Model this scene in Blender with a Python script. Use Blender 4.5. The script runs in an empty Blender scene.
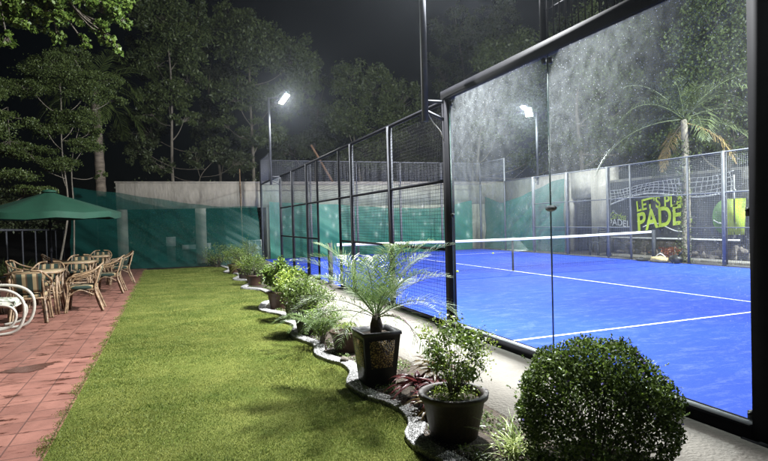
import bpy, math, random
import numpy as np
from mathutils import Vector, Matrix, Euler

R = math.radians
random.seed(7)
rng = np.random.default_rng(7)
S = bpy.context.scene
COL = S.collection

# ------------------------------------------------------------------ camera
FPX, YAW, PITCH, ROLL = 555.39, 0.36702, -0.017687, -0.026405
CAM = np.array([-3.411, -2.3533, 1.45417])
fw = np.array([math.sin(YAW)*math.cos(PITCH), math.cos(YAW)*math.cos(PITCH), math.sin(PITCH)])
rt0 = np.array([math.cos(YAW), -math.sin(YAW), 0.0])
up0 = np.cross(rt0, fw)
rt = rt0*math.cos(ROLL) + up0*math.sin(ROLL)
up = -rt0*math.sin(ROLL) + up0*math.cos(ROLL)
cd = bpy.data.cameras.new('camera')
cam = bpy.data.objects.new('camera', cd); COL.objects.link(cam)
M4 = Matrix(((rt[0], up[0], -fw[0], CAM[0]), (rt[1], up[1], -fw[1], CAM[1]), (rt[2], up[2], -fw[2], CAM[2]), (0, 0, 0, 1)))
cam.matrix_world = M4
cd.sensor_width = 36.0
cd.lens = FPX/768*36.0
cd.clip_start = 0.05; cd.clip_end = 600
S.camera = cam

def ray(u, v): return fw + rt*(u-384)/FPX - up*(v-230.5)/FPX
def atY(u, v, Y):
    d = ray(u, v); return CAM + d*(Y-CAM[1])/d[1]
def atX(u, v, X):
    d = ray(u, v); return CAM + d*(X-CAM[0])/d[0]

# ------------------------------------------------------------------ sky, moonlight, exposure
SUN_EL, SUN_ROT = R(28), R(200)
W = bpy.data.worlds.new('World'); S.world = W; W.use_nodes = True
wn = W.node_tree; wn.nodes.clear()
sky = wn.nodes.new('ShaderNodeTexSky'); sky.sky_type = 'NISHITA'; sky.sun_disc = False
sky.sun_elevation = SUN_EL; sky.sun_rotation = SUN_ROT
bgn = wn.nodes.new('ShaderNodeBackground'); bgn.inputs[1].default_value = 0.00035
wo = wn.nodes.new('ShaderNodeOutputWorld')
wn.links.new(sky.outputs[0], bgn.inputs[0]); wn.links.new(bgn.outputs[0], wo.inputs[0])
sd = bpy.data.lights.new('moonlight', 'SUN'); sd.energy = 0.02; sd.angle = R(0.5); sd.color = (1.0, 0.96, 0.9)
so = bpy.data.objects.new('moonlight', sd); COL.objects.link(so)
so.rotation_euler = Euler((R(90)-SUN_EL, 0, R(20)), 'XYZ')
S.view_settings.view_transform = 'Standard'; S.view_settings.look = 'None'
S.view_settings.exposure = 0.0; S.view_settings.gamma = 1.0; S.view_settings.use_curve_mapping = False
S.render.engine = 'CYCLES'
cy = S.cycles
cy.max_bounces = 10; cy.transparent_max_bounces = 24; cy.diffuse_bounces = 3; cy.glossy_bounces = 3; cy.transmission_bounces = 6
cy.sample_clamp_indirect = 4.0; cy.sample_clamp_direct = 0.0
cy.caustics_reflective = False; cy.caustics_refractive = False
cy.use_denoising = True
LAMP_W = 1000.0

# ------------------------------------------------------------------ node helpers
def newmat(name):
    m = bpy.data.materials.new(name); m.use_nodes = True
    nt = m.node_tree; nt.nodes.clear()
    out = nt.nodes.new('ShaderNodeOutputMaterial')
    return m, nt, out
def N(nt, typ, **kw):
    n = nt.nodes.new(typ)
    for k, v in kw.items():
        if k.startswith('i_'):
            n.inputs[k[2:].replace('_', ' ')].default_value = v
        elif k.startswith('n'):
            n.inputs[int(k[1:])].default_value = v
        else: setattr(n, k, v)
    return n
def rgb(c): return (c[0], c[1], c[2], 1.0)
def pbr(name, c, rough=0.6, metal=0.0, var=0.25, scale=6.0, bump=0.0, bscale=60.0, c2=None, spec=0.5, stretch=None):
    m, nt, out = newmat(name)
    p = N(nt, 'ShaderNodeBsdfPrincipled'); p.inputs['Roughness'].default_value = rough
    p.inputs['Metallic'].default_value = metal; p.inputs['Specular IOR Level'].default_value = spec
    tc = N(nt, 'ShaderNodeTexCoord')
    src = tc.outputs['Object']
    if stretch:
        mp = N(nt, 'ShaderNodeMapping'); mp.inputs['Scale'].default_value = stretch
        nt.links.new(src, mp.inputs[0]); src = mp.outputs[0]
    no = N(nt, 'ShaderNodeTexNoise'); no.inputs['Scale'].default_value = scale; no.inputs['Detail'].default_value = 6
    no.inputs['Roughness'].default_value = 0.65
    nt.links.new(src, no.inputs['Vector'])
    cr = N(nt, 'ShaderNodeValToRGB')
    a = tuple(x*(1-var) for x in c); b = tuple(min(1, x*(1+var)) for x in (c2 or c))
    cr.color_ramp.elements[0].position = 0.32; cr.color_ramp.elements[1].position = 0.68
    cr.color_ramp.elements[0].color = rgb(a); cr.color_ramp.elements[1].color = rgb(b)
    nt.links.new(no.outputs[0], cr.inputs[0]); nt.links.new(cr.outputs[0], p.inputs['Base Color'])
    if bump > 0:
        n2 = N(nt, 'ShaderNodeTexNoise'); n2.inputs['Scale'].default_value = bscale; n2.inputs['Detail'].default_value = 5
        nt.links.new(src, n2.inputs['Vector'])
        bp = N(nt, 'ShaderNodeBump'); bp.inputs['Strength'].default_value = bump; bp.inputs['Distance'].default_value = 0.02
        nt.links.new(n2.outputs[0], bp.inputs['Height']); nt.links.new(bp.outputs[0], p.inputs['Normal'])
    nt.links.new(p.outputs[0], out.inputs[0])
    return m
def leafmat(name, ca, cb, trans=0.35, rough=0.45, spec=0.4):
    m, nt, out = newmat(name)
    g = N(nt, 'ShaderNodeNewGeometry')
    cr = N(nt, 'ShaderNodeValToRGB'); cr.color_ramp.elements[0].color = rgb(ca); cr.color_ramp.elements[1].color = rgb(cb)
    nt.links.new(g.outputs['Random Per Island'], cr.inputs[0])
    p = N(nt, 'ShaderNodeBsdfPrincipled'); p.inputs['Roughness'].default_value = rough; p.inputs['Specular IOR Level'].default_value = spec
    t = N(nt, 'ShaderNodeBsdfTranslucent')
    mx = N(nt, 'ShaderNodeMixShader'); mx.inputs[0].default_value = trans
    nt.links.new(cr.outputs[0], p.inputs['Base Color']); nt.links.new(cr.outputs[0], t.inputs[0])
    nt.links.new(p.outputs[0], mx.inputs[1]); nt.links.new(t.outputs[0], mx.inputs[2]); nt.links.new(mx.outputs[0], out.inputs[0])
    return m

# ------------------------------------------------------------------ mesh builder
class MB:
    def __init__(s): s.v = []; s.f = []; s.n = 0; s.arr = []
    def add(s, vs, fs):
        b = s.n
        s.v.extend([tuple(x) for x in vs]); s.f.extend([tuple(i+b for i in f) for f in fs]); s.n += len(vs)
        return s
    def box(s, c, d, rz=0.0, rot=None):
        c = np.array(c, float); h = np.array(d, float)/2
        P = np.array([[x, y, z] for x in (-1, 1) for y in (-1, 1) for z in (-1, 1)])*h
        if rot is not None: P = P@np.array(rot).T
        elif rz:
            ca, sa = math.cos(rz), math.sin(rz); P = P@np.array([[ca, sa, 0], [-sa, ca, 0], [0, 0, 1]])
        return s.add(P+c, [(0, 1, 3, 2), (4, 6, 7, 5), (0, 4, 5, 1), (2, 3, 7, 6), (0, 2, 6, 4), (1, 5, 7, 3)])
    def bb(s, x0, x1, y0, y1, z0, z1): return s.box(((x0+x1)/2, (y0+y1)/2, (z0+z1)/2), (x1-x0, y1-y0, z1-z0))
    def tube(s, pts, r, n=6, closed=False):
        P = [np.array(p, float) for p in pts]; m = len(P)
        rr = r if hasattr(r, '__len__') else [r]*m
        vs = []; prev = None
        for i in range(m):
            if closed: t = P[(i+1) % m]-P[i-1]
            else: t = P[min(i+1, m-1)]-P[max(i-1, 0)]
            t = t/(np.linalg.norm(t)+1e-9)
            if prev is None:
                a = np.array([0, 0, 1.0]) if abs(t[2]) < 0.9 else np.array([1.0, 0, 0])
                e = np.cross(t, a)
            else: e = prev-t*(prev@t)
            e /= (np.linalg.norm(e)+1e-9); prev = e; f = np.cross(t, e)
            for k in range(n):
                a = 2*math.pi*(k+0.5)/n
                vs.append(P[i]+rr[i]*(math.cos(a)*e+math.sin(a)*f))
        fs = []
        for i in range(m if closed else m-1):
            j = (i+1) % m
            for k in range(n):
                k2 = (k+1) % n
                fs.append((i*n+k, i*n+k2, j*n+k2, j*n+k))
        if not closed:
            fs.append(tuple(range(n-1, -1, -1))); fs.append(tuple((m-1)*n+k for k in range(n)))
        return s.add(vs, fs)
    def lathe(s, prof, c=(0, 0, 0), n=28, jitter=0):
        vs = []; fs = []; m = len(prof)
        for (r, z) in prof:
            for k in range(n):
                a = 2*math.pi*k/n; vs.append((c[0]+r*math.cos(a), c[1]+r*math.sin(a), c[2]+z))
        for i in range(m-1):
            for k in range(n):
                k2 = (k+1) % n; fs.append((i*n+k, i*n+k2, (i+1)*n+k2, (i+1)*n+k))
        return s.add(vs, fs)
    def poly(s, pts, th, nrm):
        """a flat outline with thickness"""
        nrm = np.array(nrm, float); P = [np.array(p, float) for p in pts]; m = len(P)
        vs = P+[p+nrm*th for p in P]
        fs = [tuple(range(m)), tuple(range(2*m-1, m-1, -1))]+[(i, m+i, m+(i+1) % m, (i+1) % m) for i in range(m)]
        return s.add(vs, fs)
    def np(s, V, k):
        """V: (n,k,3) array of n k-gons"""
        s.arr.append((np.asarray(V, float), k)); return s
    def build(s, name, mat, parent=None, smooth=False):
        off = np.zeros(3)
        q = parent
        while q is not None: off += np.array(q.location); q = q.parent
        me = bpy.data.meshes.new(name)
        V = [np.array(s.v, float).reshape(-1, 3)]; nv = len(s.v)
        loops = [np.array([i for f in s.f for i in f], dtype=np.int64)]
        tot = [np.array([len(f) for f in s.f], dtype=np.int64)]
        for A, k in s.arr:
            m = A.shape[0]; V.append(A.reshape(-1, 3)); loops.append(np.arange(m*k)+nv); tot.append(np.full(m, k)); nv += m*k
        V = np.concatenate(V)-off; L = np.concatenate(loops).astype(np.int32); T = np.concatenate(tot).astype(np.int32)
        me.vertices.add(len(V)); me.vertices.foreach_set('co', V.ravel().astype(np.float32))
        me.loops.add(len(L)); me.loops.foreach_set('vertex_index', L)
        me.polygons.add(len(T)); st = np.concatenate([[0], np.cumsum(T)[:-1]]).astype(np.int32)
        me.polygons.foreach_set('loop_start', st); me.polygons.foreach_set('loop_total', T)
        if smooth: me.polygons.foreach_set('use_smooth', np.ones(len(T), dtype=bool))
        me.update(calc_edges=True); me.validate()
        if mat is not None: me.materials.append(mat)
        o = bpy.data.objects.new(name, me); COL.objects.link(o)
        if parent is not None: o.parent = parent
        return o
def thing(name, label, cat, loc=(0, 0, 0), rz=0, group=None):
    o = bpy.data.objects.new(name, None); COL.objects.link(o)
    o.location = loc; o.rotation_euler = (0, 0, rz); o.empty_display_size = 0.1
    return tag(o, label, cat, group)
def tag(o, label, cat, group=None, kind=None):
    o['label'] = label; o['category'] = cat
    if group: o['group'] = group
    if kind: o['kind'] = kind
    return o
def struct(o, kind='structure', label=None, cat=None):
    o['kind'] = kind
    if label: o['label'] = label
    if cat: o['category'] = cat
    return o
def copy_tree(o, parent=None):
    c = o.copy(); COL.objects.link(c)
    if parent is not None: c.parent = parent
    for ch in [x for x in list(o.children)]: copy_tree(ch, c)
    return c
def curve(pts, n=8):
    """catmull-rom through points"""
    P = [np.array(p, float) for p in pts]; P = [2*P[0]-P[1]]+P+[2*P[-1]-P[-2]]; out = []
    for i in range(1, len(P)-2):
        for k in range(n):
            t = k/n
            out.append(0.5*((2*P[i])+(-P[i-1]+P[i+1])*t+(2*P[i-1]-5*P[i]+4*P[i+1]-P[i+2])*t*t+(-P[i-1]+3*P[i]-3*P[i+1]+P[i+2])*t**3))
    out.append(P[-2]); return out

def unit(a): return a/(np.linalg.norm(a, axis=-1, keepdims=True)+1e-9)
def leaves(centers, length, width, updir=0.3, spread=1.0, dirs=None, fold=0.0):
    """array (n,4,3) of rhombic leaves at given points"""
    n = len(centers)
    d = rng.normal(size=(n, 3)) if dirs is None else dirs+rng.normal(size=(n, 3))*spread
    d = unit(d)
    nr = rng.normal(size=(n, 3)); nr[:, 2] += updir*4
    side = unit(np.cross(d, unit(nr)))
    L = length*(0.7+0.6*rng.random((n, 1))); Wd = width*(0.7+0.6*rng.random((n, 1)))
    c = np.asarray(centers)
    q = np.stack([c-d*L*0.5, c+side*Wd*0.5-d*L*0.05, c+d*L*0.5, c-side*Wd*0.5-d*L*0.05], 1)
    return q

# ------------------------------------------------------------------ materials
M = {}
M['steel'] = pbr('dark_steel', (0.009, 0.009, 0.011), 0.75, 0.0, 0.25, 5, spec=0.06)
M['steel_grey'] = pbr('grey_steel', (0.055, 0.058, 0.066), 0.65, 0.0, 0.2, 5, spec=0.15)
M['steel_light'] = pbr('galvanised', (0.13, 0.135, 0.15), 0.6, 0.0, 0.2, 8)
M['wire_dark'] = pbr('wire_dark', (0.008, 0.008, 0.009), 0.7, 0.0, 0.1, spec=0.1)
M['wire_light'] = pbr('wire_light', (0.22, 0.23, 0.25), 0.55, 0.0, 0.1)
M['alu'] = pbr('aluminium', (0.45, 0.46, 0.48), 0.4, 0.6, 0.15, 9)
M['glass_edge'] = pbr('glass_edge_green', (0.02, 0.06, 0.05), 0.3)
M['black'] = pbr('black_plastic', (0.012, 0.012, 0.013), 0.5)
M['white'] = pbr('white_paint', (0.75, 0.75, 0.73), 0.5, 0, 0.08, 12)
M['cream'] = pbr('cream_tube', (0.42, 0.40, 0.35), 0.4, 0, 0.15, 12)
M['white_band'] = pbr('white_tape', (0.78, 0.78, 0.76), 0.7, 0, 0.1, 14)
M['concrete'] = pbr('wall_concrete', (0.44, 0.405, 0.35), 0.85, 0, 0.30, 2.6, 0.5, 12, stretch=(1, 1, .35))
M['slab'] = pbr('slab_concrete', (0.27, 0.25, 0.215), 0.85, 0, 0.16, 2.2, 0.35, 40)
M['stone'] = pbr('stone', (0.10, 0.095, 0.085), 0.9, 0, 0.5, 4, 0.7, 14)
M['boulder'] = pbr('boulder', (0.14, 0.12, 0.10), 0.9, 0, 0.4, 5, 0.7, 18)
M['earth'] = pbr('earth', (0.05, 0.04, 0.03), 0.95, 0, 0.4, 3, 0.8, 22)
M['soil'] = pbr('soil', (0.055, 0.04, 0.028), 0.95, 0, 0.5, 14, 1.0, 60)
M['bark'] = pbr('bark', (0.10, 0.085, 0.065), 0.9, 0, 0.4, 7, 0.6, 30, stretch=(3, 3, 0.6))
M['bark_pale'] = pbr('pale_bark', (0.16, 0.14, 0.11), 0.85, 0, 0.35, 6, 0.5, 30, stretch=(3, 3, 0.8))
M['bark_trunk'] = pbr('ringed_bark', (0.16, 0.13, 0.10), 0.9, 0, 0.5, 3.0, 0.8, 12, stretch=(1, 1, 4))
M['bark_dark'] = pbr('dark_bark', (0.07, 0.055, 0.04), 0.9, 0, 0.4, 10, 0.8, 40)
M['rattan'] = pbr('rattan', (0.10, 0.055, 0.03), 0.45, 0, 0.55, 11, 0.3, 60, c2=(0.22, 0.15, 0.09))
M['rattan_pale'] = pbr('rattan_pale', (0.19, 0.125, 0.07), 0.45, 0, 0.55, 9, 0.3, 60)
M['tabletop'] = pbr('table_top', (0.22, 0.17, 0.10), 0.35, 0, 0.2, 9, stretch=(1, 8, 1))
M['umb'] = pbr('umbrella_canvas', (0.0025, 0.045, 0.023), 0.75, 0, 0.12, 5)
M['pot_brown'] = pbr('brown_pot', (0.06, 0.032, 0.022), 0.55, 0, 0.25, 9, 0.2, 40)
M['pot_dark'] = pbr('dark_pot', (0.030, 0.019, 0.014), 0.6, 0, 0.25, 9, 0.15, 40)
M['yellowball'] = pbr('ball_felt', (0.6, 0.75, 0.08), 0.9)
M['dryleaf'] = leafmat('dry_leaf', (0.30, 0.20, 0.07), (0.42, 0.32, 0.14))
M['skin_bag'] = pbr('canvas_bag', (0.5, 0.38, 0.16), 0.8, 0, 0.3, 9)

def grassmat(name, ca, cb, *a):
    m = leafmat(name, ca, cb, *a); nt = m.node_tree
    cr = [n for n in nt.nodes if n.type == 'VALTORGB'][0]; tc = N(nt, 'ShaderNodeTexCoord')
    gm = N(nt, 'ShaderNodeMapping'); gm.inputs['Scale'].default_value = (.8, 1.5, 1); nt.links.new(tc.outputs['Object'], gm.inputs[0])
    no = N(nt, 'ShaderNodeTexNoise', i_Scale=1.5, i_Detail=10.0, i_Roughness=0.75); nt.links.new(gm.outputs[0], no.inputs['Vector'])
    r = N(nt, 'ShaderNodeValToRGB'); r.color_ramp.elements[0].position = .36; r.color_ramp.elements[1].position = .64
    r.color_ramp.elements[0].color = (.42, .52, .40, 1); r.color_ramp.elements[1].color = (1.40, 1.15, 1.45, 1)  # dark patches paint soft shadows into the blades along with thatch mottling
    nt.links.new(no.outputs[0], r.inputs[0])
    mu = N(nt, 'ShaderNodeMix', data_type='RGBA', blend_type='MULTIPLY'); mu.inputs[0].default_value = 1
    nt.links.new(cr.outputs[0], mu.inputs[6]); nt.links.new(r.outputs[0], mu.inputs[7])
    for n in nt.nodes:
        if n.type in ('BSDF_PRINCIPLED', 'BSDF_TRANSLUCENT'): nt.links.new(mu.outputs[2], n.inputs[0])
    return m
# leaves
M['lf_bright'] = leafmat('leaf_bright', (0.05, 0.095, 0.014), (0.15, 0.22, 0.04), 0.35)
M['lf_mid'] = leafmat('leaf_mid', (0.045, 0.07, 0.018), (0.12, 0.16, 0.045), 0.3)
M['lf_dark'] = leafmat('leaf_dark', (0.030, 0.042, 0.018), (0.085, 0.105, 0.045), 0.25)
M['lf_euc'] = leafmat('leaf_grey', (0.04, 0.062, 0.02), (0.12, 0.155, 0.052), 0.25)
M['lf_boxwood'] = leafmat('leaf_topiary', (0.022, 0.042, 0.007), (0.10, 0.15, 0.026), 0.3, 0.6, 0.12)
M['lf_yel'] = leafmat('leaf_yellow', (0.12, 0.19, 0.018), (0.34, 0.42, 0.06), 0.35)
M['lf_shrub'] = leafmat('leaf_shrub', (0.045, 0.09, 0.012), (0.19, 0.27, 0.045), 0.35)
M['lf_soft'] = leafmat('leaf_soft', (0.06, 0.10, 0.022), (0.19, 0.25, 0.075), 0.35)
M['lf_palm'] = leafmat('leaf_palm', (0.05, 0.10, 0.025), (0.18, 0.25, 0.09), 0.3, 0.4)
M['lf_palmsil'] = leafmat('leaf_palm_pale', (0.12, 0.17, 0.09), (0.30, 0.34, 0.22), 0.3, 0.4)
M['lf_red'] = leafmat('leaf_red', (0.07, 0.010, 0.015), (0.24, 0.06, 0.06), 0.3, 0.35)
M['lf_redgr'] = leafmat('leaf_redgreen', (0.06, 0.03, 0.015), (0.20, 0.14, 0.05), 0.3, 0.35)
M['lf_varieg'] = leafmat('leaf_variegated', (0.16, 0.24, 0.04), (0.55, 0.6, 0.25), 0.3, 0.4)
M['flower'] = leafmat('flower_blue', (0.25, 0.2, 0.6), (0.45, 0.4, 0.8), 0.2)
M['grassblade'] = grassmat('grass_blade', (0.075, 0.13, 0.02), (0.28, 0.34, 0.08), 0.35, 0.6, 0.2)

def mat_turf():
    m, nt, out = newmat('blue_turf')
    tc = N(nt, 'ShaderNodeTexCoord')
    p = N(nt, 'ShaderNodeBsdfPrincipled'); p.inputs['Roughness'].default_value = 0.85; p.inputs['Specular IOR Level'].default_value = 0.2
    mpt = N(nt, 'ShaderNodeMapping'); mpt.inputs['Scale'].default_value = (1, 2.4, 1); mpt.inputs['Rotation'].default_value = (0, 0, R(25)); nt.links.new(tc.outputs['Object'], mpt.inputs[0])
    n1 = N(nt, 'ShaderNodeTexNoise', i_Scale=2.8, i_Detail=12.0, i_Roughness=0.85); nt.links.new(mpt.outputs[0], n1.inputs['Vector'])
    n1.inputs['Distortion'].default_value = 0.6
    r1 = N(nt, 'ShaderNodeValToRGB'); r1.color_ramp.elements[0].position = 0.50; r1.color_ramp.elements[1].position = 0.72
    r1.color_ramp.elements[0].color = (0, 0, 0, 1); r1.color_ramp.elements[1].color = (0.30, 0.30, 0.30, 1)
    nt.links.new(n1.outputs[0], r1.inputs[0])
    n2 = N(nt, 'ShaderNodeTexNoise', i_Scale=90.0, i_Detail=3.0); nt.links.new(tc.outputs['Object'], n2.inputs['Vector'])
    mu = N(nt, 'ShaderNodeMath', operation='MULTIPLY'); nt.links.new(r1.outputs[0], mu.inputs[0]); nt.links.new(n2.outputs[0], mu.inputs[1])
    n3 = N(nt, 'ShaderNodeTexNoise', i_Scale=0.35, i_Detail=4.0); nt.links.new(tc.outputs['Object'], n3.inputs['Vector'])
    cb = N(nt, 'ShaderNodeValToRGB'); cb.color_ramp.elements[0].color = (0.010, 0.036, 0.34, 1); cb.color_ramp.elements[1].color = (0.014, 0.054, 0.42, 1)
    cb.color_ramp.elements[0].position = 0.35; cb.color_ramp.elements[1].position = 0.65
    nt.links.new(n3.outputs[0], cb.inputs[0])
    mx = N(nt, 'ShaderNodeMix', data_type='RGBA'); nt.links.new(mu.outputs[0], mx.inputs[0]); nt.links.new(cb.outputs[0], mx.inputs[6])
    mx.inputs[7].default_value = (0.5, 0.55, 0.7, 1)
    nt.links.new(mx.outputs[2], p.inputs['Base Color'])
    bp = N(nt, 'ShaderNodeBump'); bp.inputs['Strength'].default_value = 0.5; bp.inputs['Distance'].default_value = 0.006
    nt.links.new(n2.outputs[0], bp.inputs['Height']); nt.links.new(bp.outputs[0], p.inputs['Normal'])
    nt.links.new(p.outputs[0], out.inputs[0]); return m
M['turf'] = mat_turf()

def mat_patio():
    m, nt, out = newmat('red_paving')
    tc = N(nt, 'ShaderNodeTexCoord')
    mp = N(nt, 'ShaderNodeMapping'); mp.inputs['Rotation'].default_value = (0, 0, R(90)); mp.inputs['Location'].default_value = (0, -0.03, 0)
    nt.links.new(tc.outputs['Object'], mp.inputs[0])
    br = N(nt, 'ShaderNodeTexBrick'); br.offset = 0.0
    br.inputs['Color1'].default_value = (0.235, 0.112, 0.086, 1); br.inputs['Color2'].default_value = (0.175, 0.080, 0.062, 1)
    br.inputs['Mortar'].default_value = (0.10, 0.05, 0.04, 1)
    br.inputs['Scale'].default_value = 1.0; br.inputs['Mortar Size'].default_value = 0.007; br.inputs['Mortar Smooth'].default_value = 0.4
    br.inputs['Brick Width'].default_value = 0.25; br.inputs['Row Height'].default_value = 0.25; br.inputs['Bias'].default_value = -0.1
    nt.links.new(mp.outputs[0], br.inputs['Vector'])
    n1 = N(nt, 'ShaderNodeTexNoise', i_Scale=3.0, i_Detail=8.0, i_Roughness=0.7); nt.links.new(tc.outputs['Object'], n1.inputs['Vector'])
    r1 = N(nt, 'ShaderNodeValToRGB'); r1.color_ramp.elements[0].color = (0.7, 0.66, 0.64, 1); r1.color_ramp.elements[1].color = (1.25, 1.2, 1.18, 1)
    r1.color_ramp.elements[0].position = 0.3; r1.color_ramp.elements[1].position = 0.7
    nt.links.new(n1.outputs[0], r1.inputs[0])
    mul = N(nt, 'ShaderNodeMix', data_type='RGBA', blend_type='MULTIPLY'); mul.inputs[0].default_value = 1
    nt.links.new(br.outputs[0], mul.inputs[6]); nt.links.new(r1.outputs[0], mul.inputs[7])
    # water stains
    mp2 = N(nt, 'ShaderNodeMapping'); mp2.inputs['Scale'].default_value = (1.0, 2.3, 1); nt.links.new(tc.outputs['Object'], mp2.inputs[0])
    n2 = N(nt, 'ShaderNodeTexNoise', i_Scale=3.2, i_Detail=5.0, i_Roughness=0.6); n2.inputs['Distortion'].default_value = 0.4
    nt.links.new(mp2.outputs[0], n2.inputs['Vector'])
    r2 = N(nt, 'ShaderNodeValToRGB'); r2.color_ramp.elements[0].position = 0.555; r2.color_ramp.elements[1].position = 0.63
    nt.links.new(n2.outputs[0], r2.inputs[0])
    wet = N(nt, 'ShaderNodeMix', data_type='RGBA', blend_type='MULTIPLY'); nt.links.new(r2.outputs[0], wet.inputs[0])
    nt.links.new(mul.outputs[2], wet.inputs[6]); wet.inputs[7].default_value = (0.33, 0.27, 0.26, 1)
    p = N(nt, 'ShaderNodeBsdfPrincipled')
    nt.links.new(wet.outputs[2], p.inputs['Base Color'])
    mr = N(nt, 'ShaderNodeMapRange'); mr.inputs[3].default_value = 0.48; mr.inputs[4].default_value = 0.2
    nt.links.new(r2.outputs[0], mr.inputs[0]); nt.links.new(mr.outputs[0], p.inputs['Roughness'])
    bp = N(nt, 'ShaderNodeBump'); bp.inputs['Strength'].default_value = 0.35; bp.inputs['Distance'].default_value = 0.004
    nt.links.new(br.outputs[1], bp.inputs['Height']); bp.invert = True
    n4 = N(nt, 'ShaderNodeTexNoise', i_Scale=45.0, i_Detail=4.0); nt.links.new(tc.outputs['Object'], n4.inputs['Vector'])
    b2 = N(nt, 'ShaderNodeBump'); b2.inputs['Strength'].default_value = 0.25; b2.inputs['Distance'].default_value = 0.004
    nt.links.new(n4.outputs[0], b2.inputs['Height']); nt.links.new(bp.outputs[0], b2.inputs['Normal'])
    nt.links.new(b2.outputs[0], p.inputs['Normal'])
    nt.links.new(p.outputs[0], out.inputs[0]); return m
M['patio'] = mat_patio()
M['puddle'] = pbr('puddle_wet', (0.075, 0.032, 0.025), 0.22, 0, 0.25, 5, 0.1, 40)

def mat_lawn():
    m, nt, out = newmat('lawn_ground')
    tc = N(nt, 'ShaderNodeTexCoord')
    n1 = N(nt, 'ShaderNodeTexNoise', i_Scale=2.2, i_Detail=8.0, i_Roughness=0.7); nt.links.new(tc.outputs['Object'], n1.inputs['Vector'])
    r = N(nt, 'ShaderNodeValToRGB'); e = r.color_ramp.elements
    e[0].position = 0.3; e[0].color = (0.055, 0.085, 0.012, 1); e[1].position = 0.72; e[1].color = (0.17, 0.18, 0.045, 1)
    nt.links.new(n1.outputs[0], r.inputs[0])
    n2 = N(nt, 'ShaderNodeTexNoise', i_Scale=130.0, i_Detail=3.0); nt.links.new(tc.outputs['Object'], n2.inputs['Vector'])
    r2 = N(nt, 'ShaderNodeValToRGB'); r2.color_ramp.elements[0].color = (0.45, 0.45, 0.4, 1); r2.color_ramp.elements[1].color = (1.4, 1.4, 1.3, 1)
    r2.color_ramp.elements[0].position = 0.35; r2.color_ramp.elements[1].position = 0.65
    nt.links.new(n2.outputs[0], r2.inputs[0])
    mul = N(nt, 'ShaderNodeMix', data_type='RGBA', blend_type='MULTIPLY'); mul.inputs[0].default_value = 1
    nt.links.new(r.outputs[0], mul.inputs[6]); nt.links.new(r2.outputs[0], mul.inputs[7])
    p = N(nt, 'ShaderNodeBsdfPrincipled'); p.inputs['Roughness'].default_value = 0.9; p.inputs['Specular IOR Level'].default_value = 0.1
    nt.links.new(mul.outputs[2], p.inputs['Base Color'])
    bp = N(nt, 'ShaderNodeBump'); bp.inputs['Strength'].default_value = 0.8; bp.inputs['Distance'].default_value = 0.02
    nt.links.new(n2.outputs[0], bp.inputs['Height']); nt.links.new(bp.outputs[0], p.inputs['Normal'])
    nt.links.new(p.outputs[0], out.inputs[0]); return m
M['lawn'] = mat_lawn()

def mat_gravel():
    m, nt, out = newmat('white_gravel')
    tc = N(nt, 'ShaderNodeTexCoord')
    v = N(nt, 'ShaderNodeTexVoronoi', i_Scale=85.0); nt.links.new(tc.outputs['Object'], v.inputs['Vector'])
    r = N(nt, 'ShaderNodeValToRGB'); r.color_ramp.elements[0].color = (0.16, 0.16, 0.16, 1); r.color_ramp.elements[1].color = (0.62, 0.61, 0.6, 1)
    sp = N(nt, 'ShaderNodeSeparateColor'); nt.links.new(v.outputs['Color'], sp.inputs[0]); nt.links.new(sp.outputs[0], r.inputs[0])
    p = N(nt, 'ShaderNodeBsdfPrincipled'); p.inputs['Roughness'].default_value = 0.85
    nt.links.new(r.outputs[0], p.inputs['Base Color'])
    bp = N(nt, 'ShaderNodeBump'); bp.inputs['Strength'].default_value = 1.0; bp.inputs['Distance'].default_value = 0.01; bp.invert = True
    nt.links.new(v.outputs['Distance'], bp.inputs['Height']); nt.links.new(bp.outputs[0], p.inputs['Normal'])
    nt.links.new(p.outputs[0], out.inputs[0]); return m
M['gravel'] = mat_gravel()

def mat_shadecloth(name, col, open_, streak=(.5, 1, 3.5)):
    m, nt, out = newmat(name)
    tc = N(nt, 'ShaderNodeTexCoord')
    mp0 = N(nt, 'ShaderNodeMapping'); mp0.inputs['Rotation'].default_value = (R(20), R(-28), 0); nt.links.new(tc.outputs['Object'], mp0.inputs[0])
    mp = N(nt, 'ShaderNodeMapping'); mp.inputs['Scale'].default_value = streak; nt.links.new(mp0.outputs[0], mp.inputs[0])
    n1 = N(nt, 'ShaderNodeTexNoise', i_Scale=1.0, i_Detail=6.0, i_Roughness=0.55); nt.links.new(mp.outputs[0], n1.inputs['Vector'])
    mr = N(nt, 'ShaderNodeMapRange'); mr.inputs[1].default_value = 0.3; mr.inputs[2].default_value = 0.7; mr.inputs[3].default_value = max(0, open_-0.10); mr.inputs[4].default_value = open_+0.10
    nt.links.new(n1.outputs[0], mr.inputs[0])
    d = N(nt, 'ShaderNodeBsdfDiffuse'); d.inputs[0].default_value = rgb(col)
    t = N(nt, 'ShaderNodeBsdfTranslucent'); t.inputs[0].default_value = rgb(col)
    g = N(nt, 'ShaderNodeBsdfGlossy'); g.inputs[0].default_value = (0.6, 0.8, 0.75, 1); g.inputs['Roughness'].default_value = 0.45
    tr = N(nt, 'ShaderNodeBsdfTransparent')
    a = N(nt, 'ShaderNodeMixShader'); a.inputs[0].default_value = 0.25; nt.links.new(d.outputs[0], a.inputs[1]); nt.links.new(t.outputs[0], a.inputs[2])
    b = N(nt, 'ShaderNodeMixShader'); b.inputs[0].default_value = 0.05; nt.links.new(a.outputs[0], b.inputs[1]); nt.links.new(g.outputs[0], b.inputs[2])
    c = N(nt, 'ShaderNodeMixShader'); nt.links.new(mr.outputs[0], c.inputs[0]); nt.links.new(b.outputs[0], c.inputs[1]); nt.links.new(tr.outputs[0], c.inputs[2])
    nt.links.new(c.outputs[0], out.inputs[0]); return m
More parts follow.
